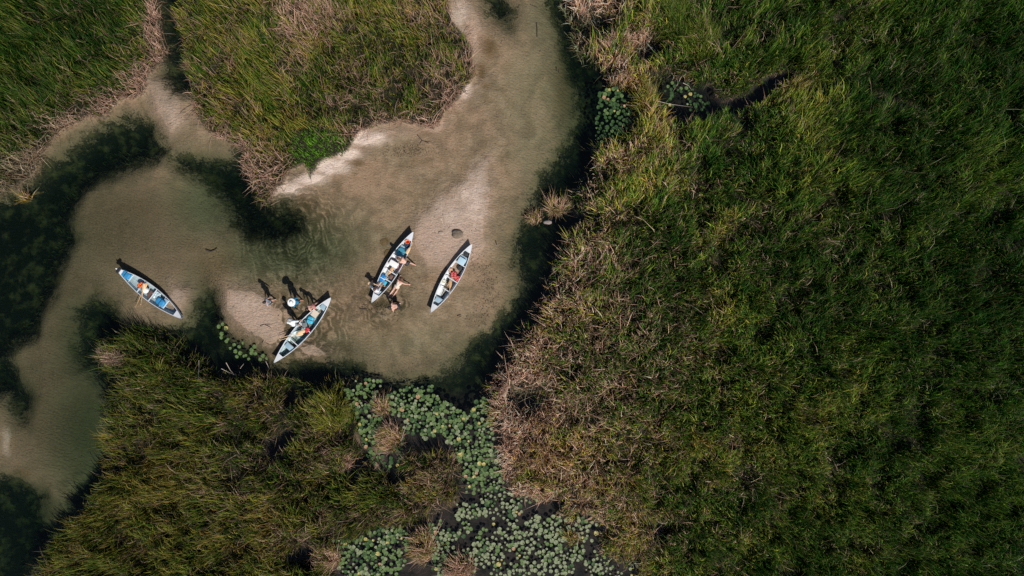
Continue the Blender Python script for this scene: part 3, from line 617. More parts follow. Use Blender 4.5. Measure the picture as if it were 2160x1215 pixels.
def canoe(bow, stern, label, inner, thwarts, seats, beam=.94, deck=.11, dz=-.07):
    """bow, stern: photo px of the two tips; thwarts/seats: fractions from the bow"""
    A = W(*bow, .55); B = W(*stern, .55); L = (A - B).length; mid = (A + B) / 2; yaw = math.atan2(A.y - B.y, A.x - B.x)
    root = empty('canoe', (mid.x, mid.y, dz), yaw, label, 'canoe', 'open canoes on the sandbar'); hl = L / 2; hb = beam / 2
    hw = lambda u: hb * max(0, 1 - abs(u) ** 2.05) ** .96 + .004
    sheer = lambda u: .36 + .20 * abs(u) ** 3.2
    keel = lambda u: .02 * u * u + .10 * abs(u) ** 9
    nu, nt_ = 44, 9
    def grid(off):
        G = []
        for i in range(nu + 1):
            u = -1 + 2 * i / nu; u = math.copysign(1 - (1 - abs(u)) ** 1.15, u); w_ = max(hw(u) - off, .002); s = sheer(u); k = keel(u) + off
            row = []
            for j in range(-nt_, nt_ + 1):
                t = math.pi / 2 * j / nt_; y = w_ * math.copysign(abs(math.sin(t)) ** .62, j) if j else 0
                z = k + (s - k) * (1 - abs(math.cos(t)) ** .62) if abs(j) < nt_ else s
                row.append((u * (hl - off * 2) * (1 - .055 * abs(u) ** 6 * (1 - (z - k) / (s - k))), y, z))
            G.append(row)
        return G
    bm = bmesh.new(); go = [[bm.verts.new(c) for c in r] for r in grid(0)]; gi = [[bm.verts.new(c) for c in r] for r in grid(.014)]
    for i in range(nu):
        for j in range(2 * nt_):
            bm.faces.new((go[i][j], go[i][j + 1], go[i + 1][j + 1], go[i + 1][j])); f = bm.faces.new((gi[i][j + 1], gi[i][j], gi[i + 1][j], gi[i + 1][j + 1])); f.material_index = 1
        for j in (0, 2 * nt_):
            q = (go[i][j], go[i + 1][j], gi[i + 1][j], gi[i][j]); bm.faces.new(q if j == 0 else q[::-1])
    bobj('hull', bm, [M_HULL, inner], root, True)
    bm = bmesh.new()
    for sgn in (-1, 1):
        pts = [(u * hl, sgn * hw(u), sheer(u) + .004) for u in [-1 + 2 * i / 36 for i in range(37)]]; tube(bm, pts, .022, 6)
    bobj('gunwale', bm, M_RIM, root, True)
    bm = bmesh.new(); tube(bm, [(u * hl, 0, keel(u) - .004) for u in [-.93 + 1.86 * i / 20 for i in range(21)]], .012, 6); bobj('keel', bm, M_HULL, root, True)
    bm = bmesh.new()   # inner ribs and keelson
    for u in (-.55, -.36, -.18, 0, .18, .36, .55):
        pts = []
        for j in range(-8, 9):
            t = math.pi / 2 * j / 9; w_ = hw(u) - .02; k = keel(u) + .02; pts.append((u * hl, w_ * (math.copysign(abs(math.sin(t)) ** .62, j) if j else 0), k + (sheer(u) - k) * (1 - abs(math.cos(t)) ** .62)))
        tube(bm, pts, .009, 5)
    tube(bm, [(u * hl, 0, keel(u) + .022) for u in [-.8 + 1.6 * i / 16 for i in range(17)]], .016, 6)
    bobj('rib', bm, inner, root, True)
    for sgn in (1, -1):      # end decks
        bm = bmesh.new(); us = [1 - 2 * deck * i / 6 for i in range(7)]; top = []
        for u in us: top.append([bm.verts.new((sgn * u * (hl - .01), y * (hw(u) + .003), sheer(u) + .014 + .02 * (1 - y * y) * (hw(u) / hb))) for y in (-1, -.5, 0, .5, 1)])
        for a_, b_ in zip(top, top[1:]):
            for k in range(4): bm.faces.new((a_[k], a_[k + 1], b_[k + 1], b_[k]))
        bm.faces.new([bm.verts.new((v.co.x, v.co.y, v.co.z - (.06 if i > 4 else 0))) for i, v in enumerate(list(top[-1]) + list(top[-1][::-1]))]) 
        bmesh.ops.recalc_face_normals(bm, faces=bm.faces); bobj('end_deck', bm, M_HULL, root, True)
    for f in thwarts:
        u = 1 - 2 * f; bm = bmesh.new(); rbox(bm, (u * hl, 0, sheer(u) - .018), (.055, 2 * hw(u) - .01, .022), .006); bobj('thwart', bm, M_RIM, root)
    for f in seats:
        u = 1 - 2 * f; bm = bmesh.new(); wd_s = 2 * hw(u) - .06; rbox(bm, (u * hl, 0, sheer(u) - .10), (.30, wd_s * .8, .03), .012)
        s_ = bobj('seat', bm, M_SEAT, root, True); bm = bmesh.new()
        for dx in (-.15, .15): rbox(bm, (u * hl + dx, 0, sheer(u) - .122), (.03, 2 * hw(u + dx / hl) - .05, .02), .004)
        bobj('seat_bar', bm, M_RIM, s_)
    return root, yaw
def placed(px, py, z, rz): p = W(px, py, z); return (p.x, p.y, z), rz

def paddle(a, b, za, zb, label, m=M_WOOD, blade_at_a=True):
    """a = blade tip px, b = grip px"""
    P = W(*a, za); Q = W(*b, zb); L = (Q - P).length; root = empty('paddle', P, 0, label, 'paddle', 'wooden canoe paddles')
    root.rotation_mode = 'QUATERNION'; root.rotation_quaternion = (Q - P).to_track_quat('X', 'Z'); k = L
    bm = bmesh.new(); tube(bm, [(.46, 0, 0), (k * .6, 0, 0), (k - .05, 0, 0)], [.016, .016, .015], 8); bobj('shaft', bm, m, root, True)
    bm = bmesh.new(); prof = [(0, .055), (.03, .085), (.1, .10), (.25, .10), (.38, .075), (.47, .03), (.52, .018)]
    rows = []
    for x, w_ in prof:
        th = .006 if x < .4 else .014; rows.append([bm.verts.new((x, y * w_, z * th * (1 - .6 * abs(y)))) for y, z in ((-1, 1), (-.4, 1), (0, 1.3), (.4, 1), (1, 1), (1, -1), (.4, -1), (0, -1.3), (-.4, -1), (-1, -1))])
    for A_, B_ in zip(rows, rows[1:]):
        for i in range(10): bm.faces.new((A_[i], A_[(i + 1) % 10], B_[(i + 1) % 10], B_[i]))
    bm.faces.new(rows[0][::-1]); bm.faces.new(rows[-1]); bobj('blade', bm, m, root, True)
    bm = bmesh.new(); tube(bm, [(k - .02, -.05, 0), (k - .01, 0, 0), (k - .02, .05, 0)], [.012, .02, .012], 8); bobj('grip', bm, m, root, True)
    return root
def bag(px, py, z, dims, rz, label, m, strap=M_BLACK, name='dry_bag', cat='bag', nstrap=2, seed=1, e=.45):
    loc, r = placed(px, py, z, rz); root = empty(name, loc, r, label, cat)
    bm = bmesh.new(); blob(bm, (0, 0, 0), dims, e, .05, seed, 28, 14); bobj('bag_body', bm, m, root, True)
    for i in range(nstrap):
        x = (-.25 + .5 * i / max(1, nstrap - 1)) * dims[0] if nstrap > 1 else 0
        bm = bmesh.new(); cs = lambda v, e_: math.copysign(abs(v) ** e_, v); pts = []
        kx = (1 - abs(2 * x / dims[0]) ** (2 / e)) ** (e / 2)
        for t in [2 * math.pi * q / 24 for q in range(25)]: pts.append((x, cs(math.cos(t), e) * dims[1] / 2 * kx * 1.04, cs(math.sin(t), e) * dims[2] / 2 * kx * 1.06))
        bm2 = bm
        for p0, p1 in zip(pts, pts[1:]):
            vs = [bm2.verts.new((p[0] + s, p[1], p[2])) for p, s in ((p0, -.018), (p0, .018), (p1, .018), (p1, -.018))]; bm2.faces.new(vs)
        bmesh.ops.remove_doubles(bm2, verts=bm2.verts, dist=1e-4); bobj('strap', bm, strap, root, True)
    return root
def life_jacket(px, py, z, rz, label, m, s=1.0):
    loc, r = placed(px, py, z, rz); root = empty('life_jacket', loc, r, label, 'life jacket'); root.scale = (s, s, s)
    bm = bmesh.new(); blob(bm, (-.02, 0, 0), (.5, .40, .09), .4, .05, 3, 24, 10); bobj('back_panel', bm, m, root, True)
    for sg in (-1, 1):
        bm = bmesh.new(); blob(bm, (-.05, sg * .115, .075), (.42, .17, .08), .4, .05, 5 + sg, 20, 10); fp = bobj('front_panel', bm, m, root, True)
        bm = bmesh.new(); rbox(bm, (.20, sg * .12, .06), (.10, .07, .05), .02, (0, .5, 0)); bobj('shoulder_strap', bm, M_BLACK, root, True)
    for x in (-.15, .02):
        bm = bmesh.new(); rbox(bm, (x, 0, .112), (.03, .36, .012), .004); rbox(bm, (x, 0, .12), (.045, .05, .02), .006); bobj('belt', bm, M_BLACK, root)
    bm = bmesh.new()
    tube(bm, [(-.26, -.20, .03), (0, -.225, .03), (.2, -.2, .03), (.25, -.1, .03)], .018, 6); tube(bm, [(-.26, .20, .03), (0, .225, .03), (.2, .2, .03), (.25, .1, .03)], .018, 6); bobj('piping', bm, M_BLACK, root, True)
    return root
def cloth(px, py, z, dims, rz, label, m, name='towel', cat='towel', seed=1, amp=.05):
    loc, r = placed(px, py, z, rz); bm = bmesh.new(); n = 22; rg = random.Random(seed); o = rg.uniform(0, 99); V_ = []
    for i in range(n):
        for j in range(n):
            u = i / (n - 1) - .5; v = j / (n - 1) - .5; e = 1 + .18 * math.sin(5 * u + seed) * math.cos(7 * v)
            h = amp * (vnoise(u * 100 + o, v * 100, 17, seed) + .6 * vnoise(u * 100, v * 100 + o, 8, seed + 1)) * 1.6
            V_.append(bm.verts.new((u * dims[0] * e, v * dims[1] * e, float(h) - amp * 2 * max(abs(u), abs(v)) ** 3)))
    for i in range(n - 1):
        for j in range(n - 1): k = i * n + j; bm.faces.new((V_[k], V_[k + n], V_[k + n + 1], V_[k + 1]))
    o_ = bobj(name, bm, m, None, True); o_.location = loc; o_.rotation_euler = (0, 0, r)
    sd_ = o_.modifiers.new('thickness', 'SOLIDIFY'); sd_.thickness = .012; return tag(o_, label, cat)

# ------------------------------------------------------------------ the four canoes and their loads
c1, y1 = canoe((243, 566), (382, 672), 'blue-grey canoe alone in the left bend, white bow pointing up left', M_INNER, (.36, .535), (.17, .70))
c2, y2 = canoe((697, 628), (577, 765), 'pale canoe nearest the lower bank with four people on its left side', M_INNER, (.47, .68), (.15, .76))
c3, y3 = canoe((871, 489), (783, 638), 'white canoe left on the sandbar with a person sitting in its lower end', M_INNER2, (.36, .56, .67), (.24, .86))
c4, y4 = canoe((995, 515), (908, 659), 'white canoe furthest right, empty of people, red life jackets inside', M_INNER2, (.29, .51, .66), (.21, .82))
# canoe 1
bag(266, 579, .30, (.62, .42, .26), y1, 'blue dry bag strapped by the white bow of the leftmost canoe', M_BLUE, nstrap=1, seed=2)
bag(339, 637, .26, (.60, .42, .26), y1, 'blue dry bag near the lower right end of the leftmost canoe', M_BLUE, nstrap=1, seed=4)
bag(250, 570, .50, (.20, .40, .08), y1, 'black strap bundle behind the white bow of the leftmost canoe', M_BLACK, name='strap_bundle', cat='straps', nstrap=0, seed=41)
life_jacket(297, 602, .26, y1 + 1.2, 'orange life jacket in the middle of the leftmost canoe', M_ORANGE, .72)
bag(307, 612, .24, (.40, .36, .30), y1, 'white round sack beside the orange life jacket', M_WHITE, name='sack', cat='sack', nstrap=0, seed=8, e=.7)
bm = bmesh.new(); rbox(bm, (0, 0, 0), (.26, .46, .03), .01); o = bobj('seat_mat', bm, M_BROWN); o.location = W(317, 621, .14); o.rotation_euler = (0, 0, y1); tag(o, 'brown rectangular mat on the floor behind the middle thwart', 'mat')
cloth(331, 623, .16, (.5, .42), y1 + .2, 'grey teal towel spread beside the brown mat', M_INNER, seed=5)
paddle((309, 597), (286, 648), .42, .32, 'paddle reaching furthest out from the leftmost canoe', M_WOOD)
paddle((304, 598), (297, 643), .44, .36, 'shorter looking paddle beside the other over the leftmost canoe edge', M_WOOD2)
# canoe 2
bag(655, 675, .22, (.46, .40, .28), y2 + .4, 'bright cyan bag near the upper end of the lowest canoe', M_CYAN, nstrap=1, seed=11)
loc, r = placed(643, 683, .2, y2); ck = empty('backpack', loc, r + .9, 'dark grey backpack lying in the middle of the lowest canoe', 'backpack')
bm = bmesh.new(); blob(bm, (0, 0, 0), (.52, .34, .24), .4, .04, 12, 24, 12); bobj('bag_body', bm, M_DARK, ck, True)
bm = bmesh.new(); blob(bm, (-.06, 0, .11), (.28, .24, .1), .4, .04, 13); bobj('pocket', bm, mat('grey_nylon', (.16, .18, .19), .7), ck, True)
for sg in (-1, 1):
    bm = bmesh.new(); tube(bm, [(-.22, sg * .1, .08), (-.05, sg * .15, .16), (.12, sg * .12, .16), (.22, sg * .06, .1)], .016, 6); bobj('strap', bm, mat('pale_strap', (.3, .36, .36), .7), ck, True)
bag(648, 696, .25, (.32, .24, .2), y2, 'small red bag against the middle thwart of the lowest canoe', M_RED, nstrap=1, seed=14)
bm = bmesh.new(); rbox(bm, (0, 0, 0), (.42, .40, .04), .012); o = bobj('board', bm, M_CREAM); o.location = W(664, 662, .26); o.rotation_euler = (0, 0, y2 + .1); tag(o, 'cream folded pad behind the bow seat of the lowest canoe', 'pad')
paddle((643, 698), (591, 713), .40, .40, 'upper one of two crossed paddles sticking out of the lowest canoe', M_WOOD2)
paddle((639, 703), (590, 718), .34, .42, 'lower one of two crossed paddles sticking out of the lowest canoe', M_WOOD2)
# canoe 3
bm = bmesh.new(); 
loc, r = placed(860, 510, .28, y3); bk = empty('bucket', loc, 0, 'orange bucket at the upper tip of the sandbar canoe', 'bucket')
def lathe(bm, prof, n=24):
    rows = [[bm.verts.new((r_ * math.cos(2 * math.pi * k / n), r_ * math.sin(2 * math.pi * k / n), z_)) for k in range(n)] for r_, z_ in prof]
    for A_, B_ in zip(rows, rows[1:]):
        for k in range(n): bm.faces.new((A_[k], A_[(k + 1) % n], B_[(k + 1) % n], B_[k]))
    return rows
bm.free(); bm = bmesh.new(); rws = lathe(bm, [(.001, -.12), (.10, -.12), (.14, .12), (.15, .12), (.15, .135), (.13, .135), (.095, -.10), (.001, -.10)]); bobj('bucket_body', bm, M_ORANGE, bk, True)
bm = bmesh.new(); tube(bm, [(.14 * math.cos(t), .14 * math.sin(t) * .5 + .02, .13 + .02 * math.sin(t)) for t in [math.pi * q / 12 for q in range(13)]], .006, 6); bobj('handle', bm, M_WHITE, bk, True)
bag(859, 519, .22, (.26, .20, .18), y3, 'small navy pouch beside the orange bucket', mat('navy_nylon', (.01, .04, .10), .6), name='pouch', nstrap=0, seed=21)
bag(846, 532, .26, (.56, .50, .20), y3, 'teal blanket bundle across the sandbar canoe', M_TEAL, name='blanket_roll', cat='blanket', nstrap=1, seed=22)
loc, r = placed(831, 557, .24, y3 + math.pi / 2); co = empty('cooler', loc, r, 'red cooler box with white lid in the sandbar canoe', 'cooler')
bm = bmesh.new(); rbox(bm, (0, 0, -.02), (.56, .34, .26), .03); bobj('cooler_body', bm, M_RED, co, True)
bm = bmesh.new(); rbox(bm, (0, 0, .135), (.58, .36, .06), .028, seg=3); bobj('lid', bm, M_WHITE, co, True)
bm = bmesh.new(); tube(bm, [(-.29, -.12, .06), (-.33, -.1, .1), (-.33, .1, .1), (-.29, .12, .06)], .01, 6); bobj('handle', bm, M_WHITE, co, True)
bag(838, 542, .18, (.24, .2, .14), y3, 'small grey and pink pouch above the cooler', mat('dusty_pink', (.35, .2, .2), .8, noise=.4), name='pouch', nstrap=0, seed=24)
bag(807, 587, .22, (.50, .36, .24), y3, 'bright blue bag just in front of the seated paddler', mat('royal_blue', (.01, .2, .5), .5, noise=.2, bump=.3), nstrap=1, strap=M_WHITE, seed=25)
bag(825, 584, .12, (.30, .24, .14), y3, 'brown pouch on the floor of the sandbar canoe', mat('brown_leather', (.16, .08, .06), .7), name='pouch', nstrap=0, seed=26)
bag(812, 597, .16, (.28, .2, .14), y3, 'small cyan pouch beside the feet of the seated paddler', M_CYAN, name='pouch', nstrap=0, seed=27)
paddle((828, 565), (808, 596), .20, .24, 'orange bladed paddle lying on the floor of the sandbar canoe')
paddle((857, 535), (871, 512), .50, .42, 'pale paddle lying along the right rim of the sandbar canoe', M_WOOD2)
# canoe 4
life_jacket(957, 579, .24, y4 + .5, 'larger red life jacket in the middle of the rightmost canoe', M_CORAL, .85)
life_jacket(965, 587, .26, y4 - .4, 'smaller red life jacket pressed against the right side of the rightmost canoe', M_CORAL, .62)
bag(951, 571, .18, (.30, .22, .12), y4 + .6, 'peach cloth pouch beside the larger red life jacket', mat('peach_cloth', (.7, .38, .24), .8, noise=.3), name='pouch', nstrap=0, seed=31)
bag(984, 535, .22, (.34, .26, .2), y4 + .3, 'black camera bag at the upper end of the rightmost canoe', M_DARK, name='camera_bag', nstrap=1, seed=32)
loc, r = placed(974, 551, .29, y4); cb = empty('seat_box', loc, r, 'light blue storage box at the upper end of the rightmost canoe', 'box')
bm = bmesh.new(); rbox(bm, (0, 0, 0), (.40, .46, .20), .02); bobj('box_body', bm, M_SEAT, cb, True)
bm = bmesh.new(); rbox(bm, (0, 0, .115), (.42, .48, .03), .012); bobj('lid', bm, mat('pale_blue_lid', (.42, .6, .7), .4), cb, True)
bag(970, 566, .16, (.3, .26, .16), y4, 'dark grey pouch between box and life jackets', M_DARK, name='pouch', nstrap=0, seed=33)
bm = bmesh.new(); pts = [( (.075 + .008 * (k // 16)) * math.cos(k * math.pi / 8), (.11 + .008 * (k // 16)) * math.sin(k * math.pi / 8), .012 * (k // 16)) for k in range(49)]
tube(bm, pts, .011, 6); o = bobj('rope_coil', bm, M_ROPE, None, True); o.location = W(937, 593, .07); o.rotation_euler = (0, 0, y4 + 1.3); tag(o, 'yellow rope coil on the floor of the rightmost canoe', 'rope')
paddle((950, 592), (947, 636), .30, .42, 'orange paddle hanging over the right edge of the rightmost canoe')

# ------------------------------------------------------------------ people
M_SKIN = mat('skin', (.52, .27, .19), .5, noise=.08, bscale=12); M_SKIN2 = mat('skin_pale', (.62, .36, .28), .5, noise=.08, bscale=12)
M_EYE = mat('eye', (.05, .03, .02), .2); M_LIP = mat('lips', (.42, .12, .10), .5)
def capsules(bones):
    bm = bmesh.new()
    for a, b, ra, rb in bones:
        t = bmesh.new()
        for c, r_ in ((a, ra), (b, rb)): bmesh.ops.create_icosphere(t, subdivisions=2, radius=r_, matrix=Matrix.Translation(c))
        res = bmesh.ops.convex_hull(t, input=t.verts); bmesh.ops.delete(t, geom=[g_ for g_ in res['geom_interior'] if isinstance(g_, bmesh.types.BMVert)], context='VERTS')
        m_ = bpy.data.meshes.new('t'); t.to_mesh(m_); t.free(); bm.from_mesh(m_); bpy.data.meshes.remove(m_)
    return bm
def skin_obj(name, bones, m, parent, vox=.0075):
    o = bobj(name, capsules(bones), m, parent); md = o.modifiers.new('one_surface', 'REMESH'); md.mode = 'VOXEL'; md.voxel_size = vox; md.use_smooth_shade = True
    return o
def ik(a, c, l1, l2, pole):
    d = c - a; D = d.length
    if D > (l1 + l2) * .995: c = a + d * ((l1 + l2) * .995 / D); d = c - a; D = d.length
    x = (l1 * l1 - l2 * l2 + D * D) / (2 * D); h = math.sqrt(max(l1 * l1 - x * x, 0)); n = d.normalized(); p = (pole - n * pole.dot(n)).normalized()
    return a + n * x + p * h, c
V3 = Vector
def person(px, py, yaw, label, pelvis=(0, 0, .92), pitch=0, roll=0, hands=((.1, .28, .75), (.1, -.28, .75)), feet=((0, .11, .06), (0, -.11, .06)), head=(0, 0), skin=M_SKIN, hair=(.03, .02, .015),
           top=None, top_arm=.5, bottom=None, leg_cover=.3, hat=None, hair_long=False, base=None, s=1.0, knee_pole=(1, 0, .2), onepiece=None, elbow=(-1, 0, -.3), female=False):
    """px,py: photo px of the ground point under the body origin; yaw: facing, radians; local x forward, y left, z up"""
    p = W(px, py); z0 = base if base is not None else gz(px, py); root = empty('person', (p.x, p.y, z0), yaw, label, 'person', 'people around the canoes'); root.scale = (s, s, s)
    P0 = V3(pelvis); rot = Euler((roll, pitch, 0)).to_matrix(); T = lambda x, y, z: P0 + rot @ V3((x, y, z))
    waist = T(0, 0, .18); chest = T(.01, 0, .38); nk = T(0, 0, .53); hr = Euler((0, pitch * .55 + head[0], head[1])).to_matrix(); hc = nk + hr @ V3((.03, 0, .17))
    sw = .165 if female else .19; B = []
    B += [(T(0, .075, 0), T(0, -.075, 0), .115, .115), (P0, waist, .125, .105), (T(0, .04, .18), T(0, -.04, .18), .10, .10), (T(0, .03, .18), T(.01, .07, .38), .10, .115), (T(0, -.03, .18), T(.01, -.07, .38), .10, .115),
          (T(0, .1, .43), T(0, -.1, .43), .085, .085), (T(0, sw - .02, .45), T(0, -sw + .02, .45), .06, .06), (T(0, 0, .46), nk, .07, .055), (nk, hc - hr @ V3((0, 0, .05)), .055, .055)]
    if female: B += [(T(.09, .07, .36), T(.06, .07, .36), .06, .07), (T(.09, -.07, .36), T(.06, -.07, .36), .06, .07)]
    hd = lambda x, y, z: hc + hr @ V3((x, y, z))
    B += [(hd(-.02, 0, .03), hd(.02, 0, .02), .093, .088), (hd(.025, 0, -.04), hd(.035, 0, -.075), .07, .042), (hd(.10, 0, -.005), hd(.115, 0, -.03), .011, .016), (hd(.0, .088, 0), hd(0, .09, -.03), .016, .012), (hd(.0, -.088, 0), hd(0, -.09, -.03), .016, .012)]
    arms = []; legs = []
    for sg, ht in ((1, hands[0]), (-1, hands[1])):
        sh = T(0, sg * sw, .44); el, wr = ik(sh, V3(ht), .29, .26, V3((elbow[0], sg * .5, elbow[2]))); arms.append((sh, el, wr))
        d = (wr - el).normalized(); sd_ = d.cross(V3((0, 0, 1))); sd_ = (sd_.normalized() if sd_.length > .1 else V3((0, 1, 0))); nrm = sd_.cross(d)
        B += [(sh, el, .052, .040), (el, el.lerp(wr, .35), .040, .041), (el.lerp(wr, .35), wr, .041, .027)]
        palm = wr + d * .085
        B += [(wr, palm + sd_ * .024, .024, .019), (wr, palm - sd_ * .024, .024, .019), (palm + sd_ * .024, palm - sd_ * .024, .018, .018)]
        for k, (o_, ln) in enumerate(((.036, .066), (.012, .076), (-.012, .070), (-.034, .054))):
            b0 = palm + sd_ * o_ * .9; b1 = b0 + (d * .95 + sd_ * o_ * 3).normalized() * ln * .55 - nrm * .006; b2 = b1 + (d * .8 - nrm * (.45 + .08 * k)).normalized() * ln * .5
            B += [(b0, b1, .0105, .0098), (b1, b2, .0098, .0085)]
        t0 = wr + d * .035 + sd_ * .028; t1 = t0 + (d * .6 + sd_ * .8).normalized() * .04; t2 = t1 + (d + sd_ * .25).normalized() * .032; B += [(t0, t1, .014, .012), (t1, t2, .012, .0095)]
    for sg, ft in ((1, feet[0]), (-1, feet[1])):
        hp = T(0, sg * .09, -.02); kn, an = ik(hp, V3(ft), .43, .42, V3(knee_pole)); legs.append((hp, kn, an))
        B += [(hp, kn, .088, .056), (kn, kn.lerp(an, .3), .055, .058), (kn.lerp(an, .3), an, .058, .036)]
        fd = V3((1, sg * .15, 0)); dn = (an - kn).normalized()
        if dn.z > -.4: fd = (dn * .7 + V3((0, 0, .6))) if pelvis[2] < .6 and dn.x > 0 else dn
        fd.normalize(); B += [(an - fd * .03 + V3((0, 0, -.02)), an + fd * .10 + V3((0, 0, -.035)), .034, .03), (an + fd * .10 + V3((0, 0, -.035)), an + fd * .17 + V3((0, 0, -.04)), .034, .02)]
    body = skin_obj('body', B, skin, root)
    fine_ = []
    for sg in (1, -1):
        bm = bmesh.new(); bmesh.ops.create_uvsphere(bm, u_segments=10, v_segments=8, radius=.012, matrix=Matrix.Translation(hd(.101, sg * .033, .012))); bobj('eye', bm, M_EYE, root, True)
    bm = bmesh.new(); tube(bm, [hd(.088, .024, -.058), hd(.1, 0, -.056), hd(.088, -.024, -.058)], .006, 6); bobj('mouth', bm, M_LIP, root, True)
    mh = mat('hair', hair, .6, noise=.4, bscale=30, bump=.3)
    HB = [(hd(-.03, 0, .045), hd(.0, 0, .05), .098, .094), (hd(-.05, 0, .0), hd(-.04, 0, -.04), .085, .06)]
    if hair_long: HB += [(hd(-.06, 0, -.02), hd(-.09, .02, -.2), .075, .04), (hd(-.05, .05, -.02), hd(-.06, .08, -.16), .05, .025), (hd(-.05, -.05, -.02), hd(-.06, -.08, -.16), .05, .025)]
    skin_obj('hair', HB, mh, root, .012)
    g_ = .014; k_ = 1.0
    def torso(z0_, z1_):
        out_ = [(T(0, .04, .18), T(0, -.04, .18), .10 + g_, .10 + g_), (P0 + (waist - P0) * .3, waist, .128 + g_, .105 + g_), (T(0, .03, .18), T(.01, .07, .38), .10 + g_, .115 + g_), (T(0, -.03, .18), T(.01, -.07, .38), .10 + g_, .115 + g_)]
        if z1_ > .4: out_ += [(T(0, .1, .43), T(0, -.1, .43), .085 + g_, .085 + g_), (T(0, sw - .02, .445), T(0, -sw + .02, .445), .062 + g_, .062 + g_)]
        if female: out_ += [(T(.09, .07, .36), T(.06, .07, .36), .06 + g_, .07 + g_), (T(.09, -.07, .36), T(.06, -.07, .36), .06 + g_, .07 + g_)]
        return out_
    if top:
        TB = torso(0, .5)
        for sh, el, wr in arms:
            e1 = el if top_arm >= 1 else sh.lerp(el, top_arm); TB.append((sh, e1, .052 + g_ * 1.6, .046 + g_ * 1.4))
            if top_arm > 1: TB.append((el, el.lerp(wr, top_arm - 1), .042 + g_ * 1.3, .036 + g_))
        skin_obj('shirt', TB, top, root, .012)
    if onepiece:
        TB = [(P0, waist, .128 + .01, .108 + .01), (T(0, .07, .02), T(0, -.07, .02), .122, .122), (T(0, .03, .18), T(.01, .06, .34), .108, .122), (T(0, -.03, .18), T(.01, -.06, .34), .108, .122)]
        if female: TB += [(T(.09, .07, .36), T(.06, .07, .36), .068, .078), (T(.09, -.07, .36), T(.06, -.07, .36), .068, .078)]
        skin_obj('swimsuit', TB, onepiece, root, .012)
    if bottom:
        TB = [(T(0, .075, 0), T(0, -.075, 0), .128, .128), (P0, T(0, 0, .08), .138, .128)]
        for hp, kn, an in legs:
            if leg_cover <= 1: TB.append((hp, hp.lerp(kn, leg_cover), .102, .102 - .03 * leg_cover))
            else: TB += [(hp, kn, .102, .072), (kn, kn.lerp(an, leg_cover - 1), .072, .058)]
        skin_obj('shorts', TB, bottom, root, .012)
    if hat:
        bm = bmesh.new(); brim, crown, col_ = hat
        lathe(bm, [(.001, .105), (.05, .105), (.085, .088), (.1, .05), (.108, .0), (brim * .8, -.012), (brim, -.004), (brim, .002), (brim * .8, -.004), (.115, .008)])
        for v in bm.verts: v.co.z *= crown
        bmesh.ops.transform(bm, matrix=Matrix.Translation(hc + hr @ V3((0, 0, .055))) @ hr.to_4x4(), verts=bm.verts); h_ = bobj('hat', bm, mat('hat_cloth', col_, .8, noise=.06), root, True)
        bm = bmesh.new(); tube(bm, [hc + hr @ V3((.106 * math.cos(t), .106 * math.sin(t), .07)) for t in [2 * math.pi * q / 20 for q in range(21)]], .009, 6); bobj('hat_band', bm, mat('hat_ribbon', tuple(c_ * .55 for c_ in col_), .8), h_, True)
    return root
pat = NG('patterned_cloth'); tcp = pat.n('ShaderNodeTexCoord').outputs['Object']; vp = pat.n('ShaderNodeTexVoronoi'); vp.inputs['Scale'].default_value = 16; pat.l(tcp, vp.inputs['Vector'])
pc = pat.mix(pat.ramp(vp.outputs['Distance'], .2, .5), (.6, .66, .66), (.2, .26, .3)); pc = pat.mix(pat.math('MULTIPLY', pat.ramp(pat.noise(tcp, 9, 2), .52, .6), .7), pc, (.5, .12, .14)); pat.l(pc, pat.b.inputs['Base Color']); pat.b.inputs['Roughness'].default_value = .8
C_W = mat('white_shirt', (.72, .78, .8), .8, noise=.08, bump=.2); C_BL = mat('blue_shirt', (.04, .24, .44), .8, noise=.2, bump=.3); C_BK = mat('black_swimwear', (.015, .015, .02), .6); C_NV = mat('navy_shorts', (.02, .04, .07), .8)
C_OW = mat('cream_swimsuit', (.66, .56, .46), .7, noise=.1); C_RD = mat('rose_swimwear', (.45, .16, .15), .8); C_GR = mat('grey_shorts', (.2, .22, .24), .8)
rd = math.radians
# walking left to right, away from the canoes
person(578, 636, rd(-165), 'dark haired person in a patterned top walking on the sand, furthest left of the group', pitch=.10, hands=((.22, .26, .86), (-.16, -.27, .84)), feet=((.14, .09, .07), (-.12, -.1, .08)), top=pat.m, top_arm=.4, bottom=C_NV, leg_cover=.35, hair=(.018, .012, .01), skin=M_SKIN2, s=.97, female=True)
person(635, 637, rd(175), 'person in a wide white sun hat and blue shirt standing in the shallows', pitch=.12, hands=((.20, .30, .82), (.10, -.3, .84)), feet=((.10, .11, .07), (-.08, -.12, .07)), top=C_BL, top_arm=1.5, bottom=C_NV, leg_cover=1.2, hat=(.25, 1.0, (.85, .85, .82)))
person(668, 645, rd(-140), 'bare backed person with dark hair bending beside the upper end of the lowest canoe', pitch=.45, hands=((.42, .30, .75), (.38, -.26, .72)), feet=((.1, .13, .07), (-.22, -.12, .07)), top=None, onepiece=None, bottom=C_RD, leg_cover=.4, hair=(.03, .014, .01), skin=M_SKIN2, s=.95)
person(629, 683, rd(98), 'stout person in loose white shirt and grey cap beside the lowest canoe', pitch=.40, hands=((.36, .22, .72), (.22, -.46, .62)), feet=((.05, .14, .07), (-.15, -.14, .07)), top=C_W, top_arm=1.0, bottom=C_GR, leg_cover=.6, hat=(.135, .8, (.4, .42, .42)), s=1.06)
